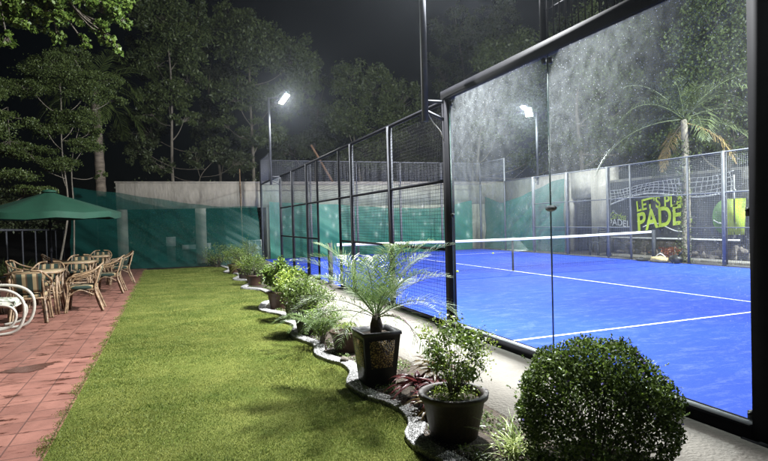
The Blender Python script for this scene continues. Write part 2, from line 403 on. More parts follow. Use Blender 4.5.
M['net_green'] = mat_shadecloth('green_shade_cloth', (0.007, 0.078, 0.066), 0.38)
M['net_green2'] = mat_shadecloth('green_shade_cloth_bright', (0.02, 0.20, 0.15), 0.18)  # brighter and less open version of the cloth

def mat_glass(name, dust=0.10, blur=0.10, gk=0.0, gr=0.1):
    m, nt, out = newmat(name)
    tc = N(nt, 'ShaderNodeTexCoord')
    tr = N(nt, 'ShaderNodeBsdfTransparent'); tr.inputs[0].default_value = (0.93, 0.97, 0.96, 1)
    gl = N(nt, 'ShaderNodeBsdfGlossy'); gl.inputs['Roughness'].default_value = gr
    lw = N(nt, 'ShaderNodeLayerWeight'); lw.inputs[0].default_value = 0.5
    a = N(nt, 'ShaderNodeMixShader')
    fp = N(nt, 'ShaderNodeMath', operation='POWER'); fp.inputs[1].default_value = 5.0; nt.links.new(lw.outputs['Facing'], fp.inputs[0])
    mf = N(nt, 'ShaderNodeMath', operation='MULTIPLY_ADD'); mf.inputs[1].default_value = gk; mf.inputs[2].default_value = gk*.05; nt.links.new(fp.outputs[0], mf.inputs[0])
    nt.links.new(mf.outputs[0], a.inputs[0]); nt.links.new(tr.outputs[0], a.inputs[1]); nt.links.new(gl.outputs[0], a.inputs[2])
    # dust film and dried drops
    d = N(nt, 'ShaderNodeBsdfDiffuse'); d.inputs[0].default_value = (0.7, 0.74, 0.76, 1)
    t = N(nt, 'ShaderNodeBsdfTranslucent'); t.inputs[0].default_value = (0.7, 0.74, 0.76, 1)
    dt = N(nt, 'ShaderNodeMixShader'); dt.inputs[0].default_value = 0.6; nt.links.new(d.outputs[0], dt.inputs[1]); nt.links.new(t.outputs[0], dt.inputs[2])
    mp = N(nt, 'ShaderNodeMapping'); mp.inputs['Scale'].default_value = (1, 1, 0.75); nt.links.new(tc.outputs['Object'], mp.inputs[0])
    n1 = N(nt, 'ShaderNodeTexNoise', i_Scale=9.0, i_Detail=9.0, i_Roughness=0.75); nt.links.new(mp.outputs[0], n1.inputs['Vector'])
    n2 = N(nt, 'ShaderNodeTexNoise', i_Scale=1.3, i_Detail=3.0); nt.links.new(tc.outputs['Object'], n2.inputs['Vector'])
    vo = N(nt, 'ShaderNodeTexVoronoi', i_Scale=38.0); nt.links.new(tc.outputs['Object'], vo.inputs['Vector'])
    vr = N(nt, 'ShaderNodeMapRange'); vr.inputs[1].default_value = 0.16; vr.inputs[2].default_value = 0.09; vr.inputs[3].default_value = 0; vr.inputs[4].default_value = 0.5
    nt.links.new(vo.outputs['Distance'], vr.inputs[0])
    vc = N(nt, 'ShaderNodeSeparateColor'); nt.links.new(vo.outputs['Color'], vc.inputs[0])
    vt = N(nt, 'ShaderNodeMath', operation='GREATER_THAN'); vt.inputs[1].default_value = 0.62; nt.links.new(vc.outputs[0], vt.inputs[0])
    vm = N(nt, 'ShaderNodeMath', operation='MULTIPLY'); nt.links.new(vr.outputs[0], vm.inputs[0]); nt.links.new(vt.outputs[0], vm.inputs[1])
    m1 = N(nt, 'ShaderNodeMapRange'); m1.inputs[1].default_value = 0.3; m1.inputs[2].default_value = 0.75; m1.inputs[3].default_value = 0.25*dust; m1.inputs[4].default_value = 1.9*dust
    nt.links.new(n1.outputs[0], m1.inputs[0])
    m2 = N(nt, 'ShaderNodeMath', operation='MULTIPLY'); nt.links.new(m1.outputs[0], m2.inputs[0])
    m2b = N(nt, 'ShaderNodeMath', operation='MULTIPLY_ADD'); m2b.inputs[1].default_value = 1.2; m2b.inputs[2].default_value = 0.4; nt.links.new(n2.outputs[0], m2b.inputs[0])
    nt.links.new(m2b.outputs[0], m2.inputs[1])
    # less dust near the foot of the wall
    sx = N(nt, 'ShaderNodeSeparateXYZ'); nt.links.new(tc.outputs['Object'], sx.inputs[0])
    hz = N(nt, 'ShaderNodeMapRange'); hz.inputs[1].default_value = 0.6; hz.inputs[2].default_value = 1.9; hz.inputs[3].default_value = 0.12; hz.inputs[4].default_value = 1.0
    nt.links.new(sx.outputs[2], hz.inputs[0])
    m3 = N(nt, 'ShaderNodeMath', operation='ADD'); nt.links.new(m2.outputs[0], m3.inputs[0]); nt.links.new(vm.outputs[0], m3.inputs[1])
    m4 = N(nt, 'ShaderNodeMath', operation='MULTIPLY'); nt.links.new(m3.outputs[0], m4.inputs[0]); nt.links.new(hz.outputs[0], m4.inputs[1])
    b = N(nt, 'ShaderNodeMixShader'); nt.links.new(m4.outputs[0], b.inputs[0]); nt.links.new(a.outputs[0], b.inputs[1]); nt.links.new(dt.outputs[0], b.inputs[2])
    rf = N(nt, 'ShaderNodeBsdfRefraction'); rf.inputs['IOR'].default_value = 1.02; rf.inputs['Roughness'].default_value = 0.4
    c = N(nt, 'ShaderNodeMixShader'); c.inputs[0].default_value = blur
    if blur > 0:
        nt.links.new(b.outputs[0], c.inputs[1]); nt.links.new(rf.outputs[0], c.inputs[2]); nt.links.new(c.outputs[0], out.inputs[0])
    else: nt.links.new(b.outputs[0], out.inputs[0])
    return m
M['glass'] = mat_glass('dusty_glass', 0.045, 0.0)
M['glass_far'] = mat_glass('court_glass', 0.05, 0.0, 0.15, 0.25)

def emis(name, c, s):
    m, nt, out = newmat(name); e = N(nt, 'ShaderNodeEmission'); e.inputs[0].default_value = rgb(c); e.inputs[1].default_value = s
    nt.links.new(e.outputs[0], out.inputs[0]); return m
M['lens'] = emis('lamp_lens', (0.95, 0.98, 1.0), 60)

def mat_stripes(name, ca, cb, freq, axis=0, cc=None):
    m, nt, out = newmat(name)
    tc = N(nt, 'ShaderNodeTexCoord'); sx = N(nt, 'ShaderNodeSeparateXYZ'); nt.links.new(tc.outputs['Object'], sx.inputs[0])
    mu = N(nt, 'ShaderNodeMath', operation='MULTIPLY'); mu.inputs[1].default_value = freq; nt.links.new(sx.outputs[axis], mu.inputs[0])
    fr = N(nt, 'ShaderNodeMath', operation='FRACT'); nt.links.new(mu.outputs[0], fr.inputs[0])
    r = N(nt, 'ShaderNodeValToRGB'); r.color_ramp.interpolation = 'CONSTANT'
    r.color_ramp.elements[0].color = rgb(ca); r.color_ramp.elements[1].position = 0.5; r.color_ramp.elements[1].color = rgb(cb)
    if cc:
        e = r.color_ramp.elements.new(0.85); e.color = rgb(cc)
    nt.links.new(fr.outputs[0], r.inputs[0])
    p = N(nt, 'ShaderNodeBsdfPrincipled'); p.inputs['Roughness'].default_value = 0.85
    nt.links.new(r.outputs[0], p.inputs['Base Color']); nt.links.new(p.outputs[0], out.inputs[0]); return m
M['stripe'] = mat_stripes('striped_fabric', (0.008, 0.022, 0.015), (0.24, 0.18, 0.095), 6.6, 0, (0.06, 0.035, 0.015))
def mat_pattern():
    m, nt, out = newmat('leafy_cushion')
    tc = N(nt, 'ShaderNodeTexCoord'); v = N(nt, 'ShaderNodeTexVoronoi', i_Scale=16.0); nt.links.new(tc.outputs['Object'], v.inputs['Vector'])
    r = N(nt, 'ShaderNodeValToRGB'); r.color_ramp.interpolation = 'CONSTANT'; r.color_ramp.elements[0].color = (0.03, 0.06, 0.04, 1)
    r.color_ramp.elements[1].position = 0.35; r.color_ramp.elements[1].color = (0.42, 0.42, 0.34, 1)
    nt.links.new(v.outputs['Distance'], r.inputs[0])
    p = N(nt, 'ShaderNodeBsdfPrincipled'); p.inputs['Roughness'].default_value = 0.9
    nt.links.new(r.outputs[0], p.inputs['Base Color']); nt.links.new(p.outputs[0], out.inputs[0]); return m
M['cushion'] = mat_pattern()
def mat_woven():
    m, nt, out = newmat('gold_weave')
    tc = N(nt, 'ShaderNodeTexCoord'); v = N(nt, 'ShaderNodeTexVoronoi', i_Scale=75.0); nt.links.new(tc.outputs['Object'], v.inputs['Vector'])
    r = N(nt, 'ShaderNodeValToRGB'); r.color_ramp.elements[0].position = 0.15; r.color_ramp.elements[1].position = 0.6
    r.color_ramp.elements[0].color = (0.62, 0.42, 0.14, 1); r.color_ramp.elements[1].color = (0.03, 0.015, 0.006, 1)
    nt.links.new(v.outputs['Distance'], r.inputs[0])
    p = N(nt, 'ShaderNodeBsdfPrincipled'); p.inputs['Roughness'].default_value = 0.4
    bp = N(nt, 'ShaderNodeBump'); bp.inputs['Strength'].default_value = 1; bp.inputs['Distance'].default_value = 0.01; bp.invert = True
    nt.links.new(v.outputs['Distance'], bp.inputs['Height']); nt.links.new(bp.outputs[0], p.inputs['Normal'])
    nt.links.new(r.outputs[0], p.inputs['Base Color']); nt.links.new(p.outputs[0], out.inputs[0]); return m
M['weave'] = mat_woven()

# ------------------------------------------------------------------ ground
def sheet(name, x0, x1, y0, y1, z, mat):
    return struct(MB().add([(x0, y0, z), (x1, y0, z), (x1, y1, z), (x0, y1, z)], [(0, 1, 2, 3)]).build(name, mat))
sheet('ground', -90, 90, -90, 90, -0.05, M['earth'])
EDGE = curve([(-2.0, -6), (-2.05, -2), (-1.85, -0.2), (-2.0, 0.71), (-2.02, 0.89), (-1.99, 1.06), (-1.89, 1.23), (-1.84, 1.47), (-1.88, 1.71), (-1.97, 1.93), (-2.0, 2.34),
        (-1.86, 2.70), (-1.85, 3.02), (-1.92, 3.19), (-1.99, 3.54), (-1.90, 3.99), (-1.97, 4.33), (-2.02, 4.70), (-1.85, 5.35), (-1.92, 5.78), (-1.85, 6.37),
        (-2.07, 7.02), (-1.9, 7.85), (-1.62, 8.25), (-1.64, 9.83), (-1.96, 10.58), (-1.7, 11.3), (-1.66, 12.1), (-1.92, 12.69), (-1.68, 13.6), (-1.7, 14.4), (-1.95, 15.1), (-1.72, 16.2), (-1.84, 17.9)], 5)
lawn_mb = MB()
for a, b in zip(EDGE[:-1], EDGE[1:]):
    lawn_mb.add([(-4.22, a[1], 0), (a[0]+0.02, a[1], 0), (b[0]+0.02, b[1], 0), (-4.22, b[1], 0)], [(0, 1, 2, 3)])
struct(lawn_mb.build('lawn', M['lawn']))
sheet('patio_paving', -10.5, -4.2, -8, 18.6, 0.012, M['patio'])
bed = MB()
for a, b in zip(EDGE[:-1], EDGE[1:]):
    bed.add([(a[0]+0.1, a[1], 0.02), (-1.18, a[1], 0.02), (-1.18, b[1], 0.02), (b[0]+0.1, b[1], 0.02)], [(0, 1, 2, 3)])
struct(bed.build('planting_bed', M['soil']))
slab = MB().bb(-1.2, 0.0, -6, 22, -0.04, 0.03)
struct(slab.build('concrete_path', M['slab']))
# gravel topped kerb that winds along the lawn
ek = MB(); pr = None
for i, p in enumerate(EDGE):
    q0 = EDGE[max(i-1, 0)]; q1 = EDGE[min(i+1, len(EDGE)-1)]
    t = np.array(q1)-np.array(q0); t /= np.linalg.norm(t); nrm = np.array([t[1], -t[0]])
    a = np.array(p); b = a+nrm*0.125
    cur = [(a[0], a[1], -0.02), (a[0], a[1], 0.032), (a[0]+nrm[0]*0.008, a[1]+nrm[1]*0.008, 0.04), (b[0]-nrm[0]*0.008, b[1]-nrm[1]*0.008, 0.04), (b[0], b[1], 0.032), (b[0], b[1], 0.0)]
    if pr: ek.add(pr+cur, [(k, k+6, k+7, k+1) for k in range(5)])
    pr = cur
tag(ek.build('gravel_edging', M['gravel']), 'wavy pale gravel kerb winding between the lawn and the pots', 'garden edging')

sheet('court_floor', 0.04, 9.96, 0.04, 19.96, 0.035, M['turf'])
sheet('court_surround', 10.0, 60, -30, 22, -0.012, M['earth'])
sheet('court_base', 0.0, 10.0, 0.0, 20.0, 0.028, M['slab'])
ln = MB()
def lrect(x0, x1, y0, y1): ln.add([(x0, y0, .039), (x1, y0, .039), (x1, y1, .039), (x0, y1, .039)], [(0, 1, 2, 3)])
lrect(.05, 9.95, 3.025, 3.075); lrect(.05, 9.95, 16.925, 16.975); lrect(4.975, 5.025, 3.079, 16.92)
struct(ln.build('court_lines', M['white']))

# loose pebbles along the kerb
def pebbles():
    n = 5200; yy = .2+9*rng.random(n)**1.6; ex = np.interp(yy, [e[1] for e in EDGE], [e[0] for e in EDGE])
    on = rng.random(n) < .8
    x = np.where(on, ex+.02+.1*rng.random(n), ex+.13+.12*rng.random(n)); z = np.where(on, .041, .024)
    r_ = (.003+.006*rng.random(n)); F = []
    c = np.stack([x, yy, z], 1)
    ax = [np.array([1, 0, 0]), np.array([0, 1, 0]), np.array([-1, 0, 0]), np.array([0, -1, 0])]
    j = .6+.8*rng.random((n, 4))
    ring_ = [c+ax[k]*(r_*j[:, k])[:, None] for k in range(4)]
    top_ = c+np.stack([0*r_, 0*r_, r_*.8], 1)
    for k in range(4): F.append(np.stack([ring_[k], ring_[(k+1) % 4], top_], 1))
    return np.concatenate(F)
M['pebble'] = leafmat('pebble', (.12, .12, .115), (.6, .59, .57), 0.0, .8)
struct(MB().np(pebbles(), 3).build('pebbles', M['pebble']), 'stuff', 'loose white and grey pebbles on the winding kerb', 'gravel')
# puddles on the paving
def blob_sheet(cx, cy, rx, ry, z, seed, n=40):
    r_ = random.Random(seed); ph = [r_.random()*6.28 for _ in range(4)]
    pts = []
    for k in range(n):
        a = 2*math.pi*k/n; w = 1+0.22*math.sin(2*a+ph[0])+0.16*math.sin(3*a+ph[1])+0.12*math.sin(5*a+ph[2])+0.08*math.sin(9*a+ph[3])
        pts.append((cx+rx*w*math.cos(a), cy+ry*w*math.sin(a), z))
    return pts
pm = MB()
for i, (cx, cy, rx, ry) in enumerate([(-4.85, 4.35, .25, .13), (-4.95, 3.0, .14, .035), (-4.72, 2.6, .08, .03)]):
    pm.add(blob_sheet(cx, cy, rx, ry, 0.016, i), [tuple(range(40))])
struct(pm.build('puddles', M['puddle']))

# mown grass blades over the lawn, dense near the camera
def grass():
    n = 330000
    u = rng.random(n); y = 0.35+17.6*u**2.1
    ex = np.interp(y, [e[1] for e in EDGE], [e[0] for e in EDGE])
    x0_ = -4.24+.022*np.sin(y*9)+.018*np.sin(y*23+1)-.05*rng.random(n)**3; x = x0_+rng.random(n)*(ex-0.01-x0_)
    keep = np.ones(n, bool)
    d = np.hypot(x-CAM[0], y-CAM[1])
    patch = 0.5+0.5*np.sin(x*3.1+1.7*np.sin(y*1.3))*np.sin(y*2.3+x)
    h = (0.007+0.010*rng.random(n))*(0.6+0.7*patch); w = 0.0014+0.0004*d
    a = rng.random(n)*6.283; lean = rng.normal(size=(n, 2))*0.55
    b = np.stack([x, y, np.where(x < -4.2, .011, -0.002)], 1); s = np.stack([np.cos(a)*w, np.sin(a)*w, np.zeros(n)], 1)
    tip = b+np.stack([lean[:, 0]*h, lean[:, 1]*h, h], 1)
    return np.stack([b-s, b+s, tip], 1)
struct(MB().np(grass(), 3).build('grass', M['grassblade']), 'stuff', 'short mown green grass covering the strip of lawn', 'grass')

# ------------------------------------------------------------------ walls
def wall_with_openings():
    t = thing('concrete_wall', 'long pale concrete boundary wall behind the green cloth, with dark door openings', 'wall', (-5.3, 21, 0))
    m = MB(); Y0, Y1, H, HO = 21.0, 21.25, 3.15, 2.14
    m.bb(-5.3, 12.3, Y0, Y1, HO, H)
    for a, b in ((-5.3, -4.93), (-2.47, -2.06), (0.35, 12.3)): m.bb(a, b, Y0, Y1, -0.05, HO-0.002)
    m.bb(-5.34, 12.34, Y0-0.03, Y1+0.03, H+0.002, H+0.06)
    m.build('wall', M['concrete'], t)
    r = MB(); r.bb(-5.3, 0.6, 24.2, 24.35, -0.05, 3.1); r.bb(-5.3, -5.15, 21.26, 24.19, -0.05, 3.1); r.bb(.45, .6, 21.26, 24.19, -0.05, 3.1)
    r.build('back_room', M['stone'], t)
wall_with_openings()
for (u0, u1, v0, v1, Y, lab) in ((249, 262, 240, 258, 20.7, 'pale window unit leaning in the opening nearest the court, seen through green cloth'),
                                (166, 176, 237, 246, 22.5, 'small cream box in the dark opening behind the green cloth'),
                                (182, 196, 245, 249, 22.5, 'low white plank in the dark opening behind the green cloth'),
                                (207, 211, 243, 249, 22.5, 'narrow white card in the dark opening behind the green cloth')):
    a = atY(u0, v0, Y); b = atY(u1, v1, Y)
    nm = 'window_unit' if v1 == 258 else ('plank' if v1-v0 < 5 else ('cream_box' if u0 == 166 else 'display_card'))
    zlo = 0.0 if Y < 21 else 0.0
    t = thing(nm, lab, {'window_unit': 'window', 'plank': 'plank', 'cream_box': 'box', 'display_card': 'card'}[nm], ((a[0]+b[0])/2, Y, 0))
    m = MB()
    if nm == 'window_unit':
        x0, x1, z0, z1 = a[0], b[0], 0.02, a[2]
        for xx in (x0, (x0+x1)/2, x1): m.box((xx, Y, (z0+z1)/2), (0.035, 0.04, z1-z0))
        for zz in (z0+.02, (z0+z1)*.55, z1-.02): m.box(((x0+x1)/2, Y, zz), (x1-x0-.04, .036, .035))
        m.build('frame', M['white'], t)
        MB().box(((x0+x1)/2, Y+.01, (z0+z1)/2), (x1-x0-.04, .006, z1-z0-.06)).build('pane', pbr('frosted_pane', (.35, .4, .4), .3), t)
    else:
        m.bb(a[0], b[0], Y-.03, Y+.03, b[2], a[2])
        m.build('front', M['white'], t)
        MB().bb(a[0]+.02, b[0]-.02, Y-.1, Y+.1, -0.05, b[2]-.002).build('stand', M['stone'], t)

# side boundary: rendered wall with a doorway, then stone wall that carries the banner
t = thing('rendered_wall', 'pale rendered boundary wall with dark doorway beyond the far side of the court', 'wall', (12, 18, 0))
m = MB(); m.bb(12.0, 12.3, 16.2, 20.98, -0.05, 3.25); m.bb(12.0, 12.3, 15.05, 16.198, 2.16, 3.25); m.bb(12.0, 12.3, 13.9, 15.048, -0.05, 3.25)
m.bb(11.9, 12.0-.002, 16.3, 16.6, -0.05, 2.9)
m.build('wall', M['concrete'], t)
MB().bb(14.2, 14.3, 14.0, 17.5, -0.04, 2.6).bb(12.302, 14.198, 14.9, 15.0, -.04, 2.6).bb(12.302, 14.198, 16.3, 16.4, -.04, 2.6).bb(12.302, 14.3, 14.9, 16.4, 2.602, 2.7).build('dark_room', M['black'], t)  # walls coloured black, putting the doorway's shade into the colour
t = thing('stone_wall', 'rough stone boundary wall under and behind the black banner', 'wall', (11.9, 10, 0))
MB().bb(11.75, 12.1, -6, 13.89, -0.05, 2.72).build('wall', M['stone'], t)
st = MB()
r_ = random.Random(3)
for k in range(95):
    y = 4.2+9.5*r_.random(); z = 0.05+0.48*r_.random(); w = .07+.15*r_.random()**2; h = .05+.10*r_.random()
    pts = [(11.75, y+w*math.cos(a)*(1+.15*r_.random()), z+h*math.sin(a)*(1+.15*r_.random())) for a in [i*2*math.pi/9 for i in range(9)]]
    st.poly(pts, 0.012+.018*r_.random(), (-1, 0, 0))
st.build('facing_stones', M['boulder'], t)
lb = MB().bb(11.2, 11.74, -6, 13.8, -0.04, 0.05)
struct(lb.build('rough_kerb', M['slab']))

# ------------------------------------------------------------------ shade cloth screens
def cloth(name, pth, ztop, zbot, mat, label, lean=0.0, amp=0.05, nx=150, nz=40, seed=1, group=None, bulge=0.0):
    rr = np.random.default_rng(seed)
    P = np.array(pth, float); s = np.concatenate([[0], np.cumsum(np.linalg.norm(np.diff(P, axis=0), axis=1))])
    S_ = np.linspace(0, s[-1], nx); X = np.interp(S_, s, P[:, 0]); Y = np.interp(S_, s, P[:, 1])
    zt = np.interp(S_/s[-1], [a for a, b in ztop], [b for a, b in ztop]); zb = np.interp(S_/s[-1], [a for a, b in zbot], [b for a, b in zbot])
    tx = np.gradient(X, S_); ty = np.gradient(Y, S_); nxv, nyv = ty, -tx
    V = np.zeros((nx, nz, 3))
    ph = rr.random(8)*6.28
    for j in range(nz):
        w = j/(nz-1); z = zb+(zt-zb)*w
        q = S_*1.0
        d = amp*.6*np.sin(q*1.3+z*.6+ph[0])
        for kk, (th, fr_, am) in enumerate(((.95, 3.2, .8), (1.02, 6.1, .55), (.88, 9.7, .32), (1.08, 15.0, .2), (.98, 23.0, .12))):
            u_ = (q*math.cos(th)+z*math.sin(th))*fr_+ph[kk]+.5*np.sin(q*.7+ph[5]); d += amp*am*(1-2*np.abs(np.sin(u_*.5))**.8)
        d *= (0.35+0.65*(1-w))
        V[:, j, 0] = X+nxv*d; V[:, j, 1] = Y+nyv*d+lean*w-bulge*math.sin(w*3.14); V[:, j, 2] = z+0.012*np.sin(q*4+ph[6])*w
    m = MB(); fs = [(i*nz+j, (i+1)*nz+j, (i+1)*nz+j+1, i*nz+j+1) for i in range(nx-1) for j in range(nz-1)]
    m.add(V.reshape(-1, 3), fs)
    o = m.build(name, mat, None, True); tag(o, label, 'shade cloth', group); return o
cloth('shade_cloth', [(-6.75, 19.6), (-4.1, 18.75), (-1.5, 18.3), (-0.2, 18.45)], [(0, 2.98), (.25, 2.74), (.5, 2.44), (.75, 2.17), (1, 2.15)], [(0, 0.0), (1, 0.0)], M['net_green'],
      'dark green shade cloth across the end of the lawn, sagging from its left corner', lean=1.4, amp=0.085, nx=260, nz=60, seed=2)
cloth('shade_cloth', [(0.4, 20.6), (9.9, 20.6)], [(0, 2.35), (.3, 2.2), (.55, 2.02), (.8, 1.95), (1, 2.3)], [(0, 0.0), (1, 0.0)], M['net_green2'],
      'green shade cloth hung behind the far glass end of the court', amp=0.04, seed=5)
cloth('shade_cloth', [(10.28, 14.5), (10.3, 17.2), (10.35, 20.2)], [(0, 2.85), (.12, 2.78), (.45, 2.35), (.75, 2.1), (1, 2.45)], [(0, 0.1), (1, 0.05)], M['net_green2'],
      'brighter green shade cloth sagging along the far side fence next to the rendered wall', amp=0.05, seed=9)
# debris line at the foot of the screens
# ------------------------------------------------------------------ wire mesh + fences
def wire_panel(x, y0, y1, z0, z1, step=0.05, r=0.0019, axis='y'):
    """square-section welded wires filling a rectangle"""
    m = MB()
    def bar(a, b):
        m.tube([a, b], r*1.414, 4)
    def P(s, z, o=0): return (x+o, s, z) if axis == 'y' else (s, x+o, z)
    k = y0+step/2
    while k < y1: bar(P(k, z0), P(k, z1)); k += step
    k = z0+step/2
    while k < z1: bar(P(y0, k, r*2), P(y1, k, r*2)); k += step
    return m
def clamp(parent, x, y, z, m_='black'):
    MB().box((x, y, z), (0.034, 0.032, 0.055)).tube([(x-.03, y, z+.01), (x+.03, y, z+.01)], .009, 8).build('clamp', M[m_], parent)

def bar_panel(y0, y1, z0, z1):
    m = MB(); y = y0
    while y < y1: m.bb(-.005, .005, y-.004, y+.004, z0, z1); y += .085
    for z in (z0+.3, z0+.6): m.bb(.006, .012, y0, y1, z-.004, z+.004)
    return m
def near_fence():
    t = thing('court_fence', 'near side of the padel court: black framed glass and wire mesh along the pots', 'fence', (0, 10, 0.0))
    def post(y, h, w=0.08, d=0.08, mat='steel_grey', z0=0.03, xo=0):
        m = MB().bb(xo-w/2, xo+w/2, y-d/2, y+d/2, z0, h); o = m.build('post', M[mat], t)
        if z0 > 1: return o
        MB().bb(xo-w/2-.045, xo+w/2+.045, y-d/2-.045, y+d/2+.045, z0-.02, z0+.008).build('base_plate', M[mat], o); return o
    post(-0.02, 4.1, 0.14, 0.12, 'steel')
    post(4.12, 3.0, 0.09, 0.13, 'steel')
    post(2.1, 4.1, 0.05, 0.05, 'steel', 3.14)
    for y in (6.17, 8.25, 12.13, 14.02, 15.95): post(y, 3.0, 0.07, 0.075)
    for y in (9.13, 11.03): post(y, 3.0, 0.045, 0.045, 'steel')
    post(20.0, 4.0, 0.08, 0.08)
    post(17.95, 4.0, 0.05, 0.05, 'steel_grey', 3.03)
    # glass frame: sill channel, head beam
    MB().bb(-0.095, 0.03, 0.042, 4.053, 0.03, 0.118).build('sill_channel', M['steel'], t)
    MB().bb(-0.088, -0.012, 0.05, 4.04, 0.1185, 0.122).build('sill_strip', M['alu'], t)
    MB().bb(-0.055, 0.055, 0.042, 4.19, 3.0, 3.12).build('head_beam', M['steel'], t)
    # two frameless glass sheets
    for (a, b) in ((0.07, 2.042), (2.054, 4.045)):
        gp = MB().bb(-0.005, 0.005, a, b, 0.122, 2.997).build('glass_pane', M['glass'], t)
        MB().bb(-0.0056, 0.0056, a-.0045, a-.0005, .122, 2.997).build('glass_edge', M['glass_edge'], gp)
        MB().bb(-0.0056, 0.0056, b+.0005, b+.0045, .122, 2.997).build('glass_edge', M['glass_edge'], gp)
    for (y, z) in ((2.0, 2.93), (2.095, 2.95), (4.0, 2.93), (4.02, 1.5), (0.085, 1.45), (4.0, .17), (2.0, .15), (.09, .16)): clamp(t, -0.005, y, z)
    # mesh frames
    rails = MB().bb(-.025, .025, 4.2, 15.9, 2.975, 3.02)
    rails.build('top_rail', M['steel'], t)
    MB().bb(-.02, .02, 4.2, 15.9, 1.94, 1.98).build('middle_rail', M['steel'], t)
    for a, b in ((4.2, 9.1), (11.06, 15.9)): MB().bb(-.02, .02, a, b, 1.03, 1.065).build('lower_rail', M['steel'], t)
    for a, b in ((4.2, 9.1), (11.06, 15.9)): MB().bb(-.025, .025, a, b, .03, .085).build('bottom_rail', M['steel'], t)
    ys = [4.19, 6.13, 8.21, 9.11]
    for a, b in zip(ys[:-1], ys[1:]): wire_panel(0, a, b, 0.09, 2.97).build('mesh_panel', M['wire_dark'], t)
    wire_panel(0, 9.15, 11.01, 1.98, 2.97).build('mesh_panel', M['wire_dark'], t)
    ys = [11.05, 12.1, 13.98, 15.9]
    for a, b in zip(ys[:-1], ys[1:]): wire_panel(0, a, b, 0.09, 2.97).build('mesh_panel', M['wire_dark'], t)
    bar_panel(0.08, 2.07, 3.13, 4.08).build('mesh_panel', M['wire_dark'], t)
    MB().bb(-.02, .02, 0.05, 2.12, 4.08, 4.12).build('top_rail', M['steel'], t)
    for a, b in ((16.0, 17.94), (17.96, 19.95)):
        MB().bb(-.005, .005, a, b, .08, 2.99).build('glass_pane', M['glass_far'], t)
    MB().bb(-.04, .04, 15.99, 19.96, 3.0, 3.03).build('head_beam', M['steel_grey'], t)
    wire_panel(0, 17.98, 19.95, 3.04, 3.96).build('mesh_panel', M['wire_light'], t)
    MB().bb(-.02, .02, 17.93, 19.96, 3.96, 4.0).build('top_rail', M['steel_light'], t)
near_fence()

def far_fence():
    t = thing('court_fence', 'far side of the padel court: pale grey mesh fence in front of the banner', 'fence', (10, 10, 0))
    def post(y, h, w=0.08, d=0.1, z0=0.03, mat='steel_light'):
        o = MB().bb(10-w/2, 10+w/2, y-d/2, y+d/2, z0, h).build('post', M[mat], t)
        MB().bb(10-w/2-.04, 10+w/2+.04, y-d/2-.04, y+d/2+.04, z0-.02, z0+.008).build('base_plate', M[mat], o)
    for y in (4.0, 6.0, 7.92, 12.0, 14.0, 16.0): post(y, 3.03)
    for y in (9.0, 11.05): post(y, 3.0, .045, .05)
    post(18.02, 4.0, .05, .05)
    MB().bb(9.975, 10.025, 4.05, 17.99, 2.985, 3.02).build('top_rail', M['steel_light'], t)
    MB().bb(9.98, 10.02, 4.05, 15.95, 1.94, 1.975).build('middle_rail', M['steel_light'], t)
    for a, b in ((4.05, 8.97), (11.08, 15.95)):
        MB().bb(9.98, 10.02, a, b, 1.03, 1.06).build('lower_rail', M['steel_light'], t)
        MB().bb(9.98, 10.02, a, b, .04, .075).build('bottom_rail', M['steel_light'], t)
    ys = [4.05, 5.96, 7.87, 8.97]
    for a, b in zip(ys[:-1], ys[1:]): wire_panel(10, a, b, 0.08, 2.98, .05, .0021).build('mesh_panel', M['wire_light'], t)
    wire_panel(10, 9.03, 11.02, 1.98, 2.98, .05, .0021).build('mesh_panel', M['wire_light'], t)
    ys = [11.08, 11.95, 13.95, 15.95]
    for a, b in zip(ys[:-1], ys[1:]): wire_panel(10, a, b, 0.08, 2.98, .05, .0021).build('mesh_panel', M['wire_light'], t)
    for a, b in ((16.06, 17.99), (18.05, 19.94)): MB().bb(9.995, 10.005, a, b, .06, 2.98).build('glass_pane', M['glass_far'], t)
    wire_panel(10, 18.05, 19.94, 3.04, 3.96).build('mesh_panel', M['wire_light'], t)
    MB().bb(9.98, 10.02, 18.0, 19.95, 3.96, 4.0).build('top_rail', M['steel_light'], t)
far_fence()

def end_fence():
    t = thing('court_end_wall', 'far end of the court: glass panes below a strip of pale wire mesh', 'fence', (5, 20, 0))
    for k in range(0, 6):
        if k in (0,): continue
        x = 2*k
        MB().bb(x-.04, x+.04, 19.97, 20.05, .03, 3.0).build('post', M['steel_light'], t)
        MB().bb(x-.02, x+.02, 19.98, 20.02, 3.03, 4.0).build('mesh_post', M['steel_light'], t)
    MB().bb(.045, 10.04, 19.975, 20.02, 3.0, 3.03).build('head_beam', M['steel_light'], t)
    MB().bb(.045, 10.04, 19.98, 20.02, 3.96, 3.995).build('top_rail', M['steel_light'], t)
    for k in range(5):
        MB().bb(2*k+.045, 2*k+1.955, 19.96, 19.968, .05, 2.99).build('glass_pane', M['glass_far'], t)
    for k in range(5): wire_panel(20.0, 2*k+.03, 2*k+1.97, 3.04, 3.95, .05, .0021, 'x').build('mesh_panel', M['wire_light'], t)
end_fence()

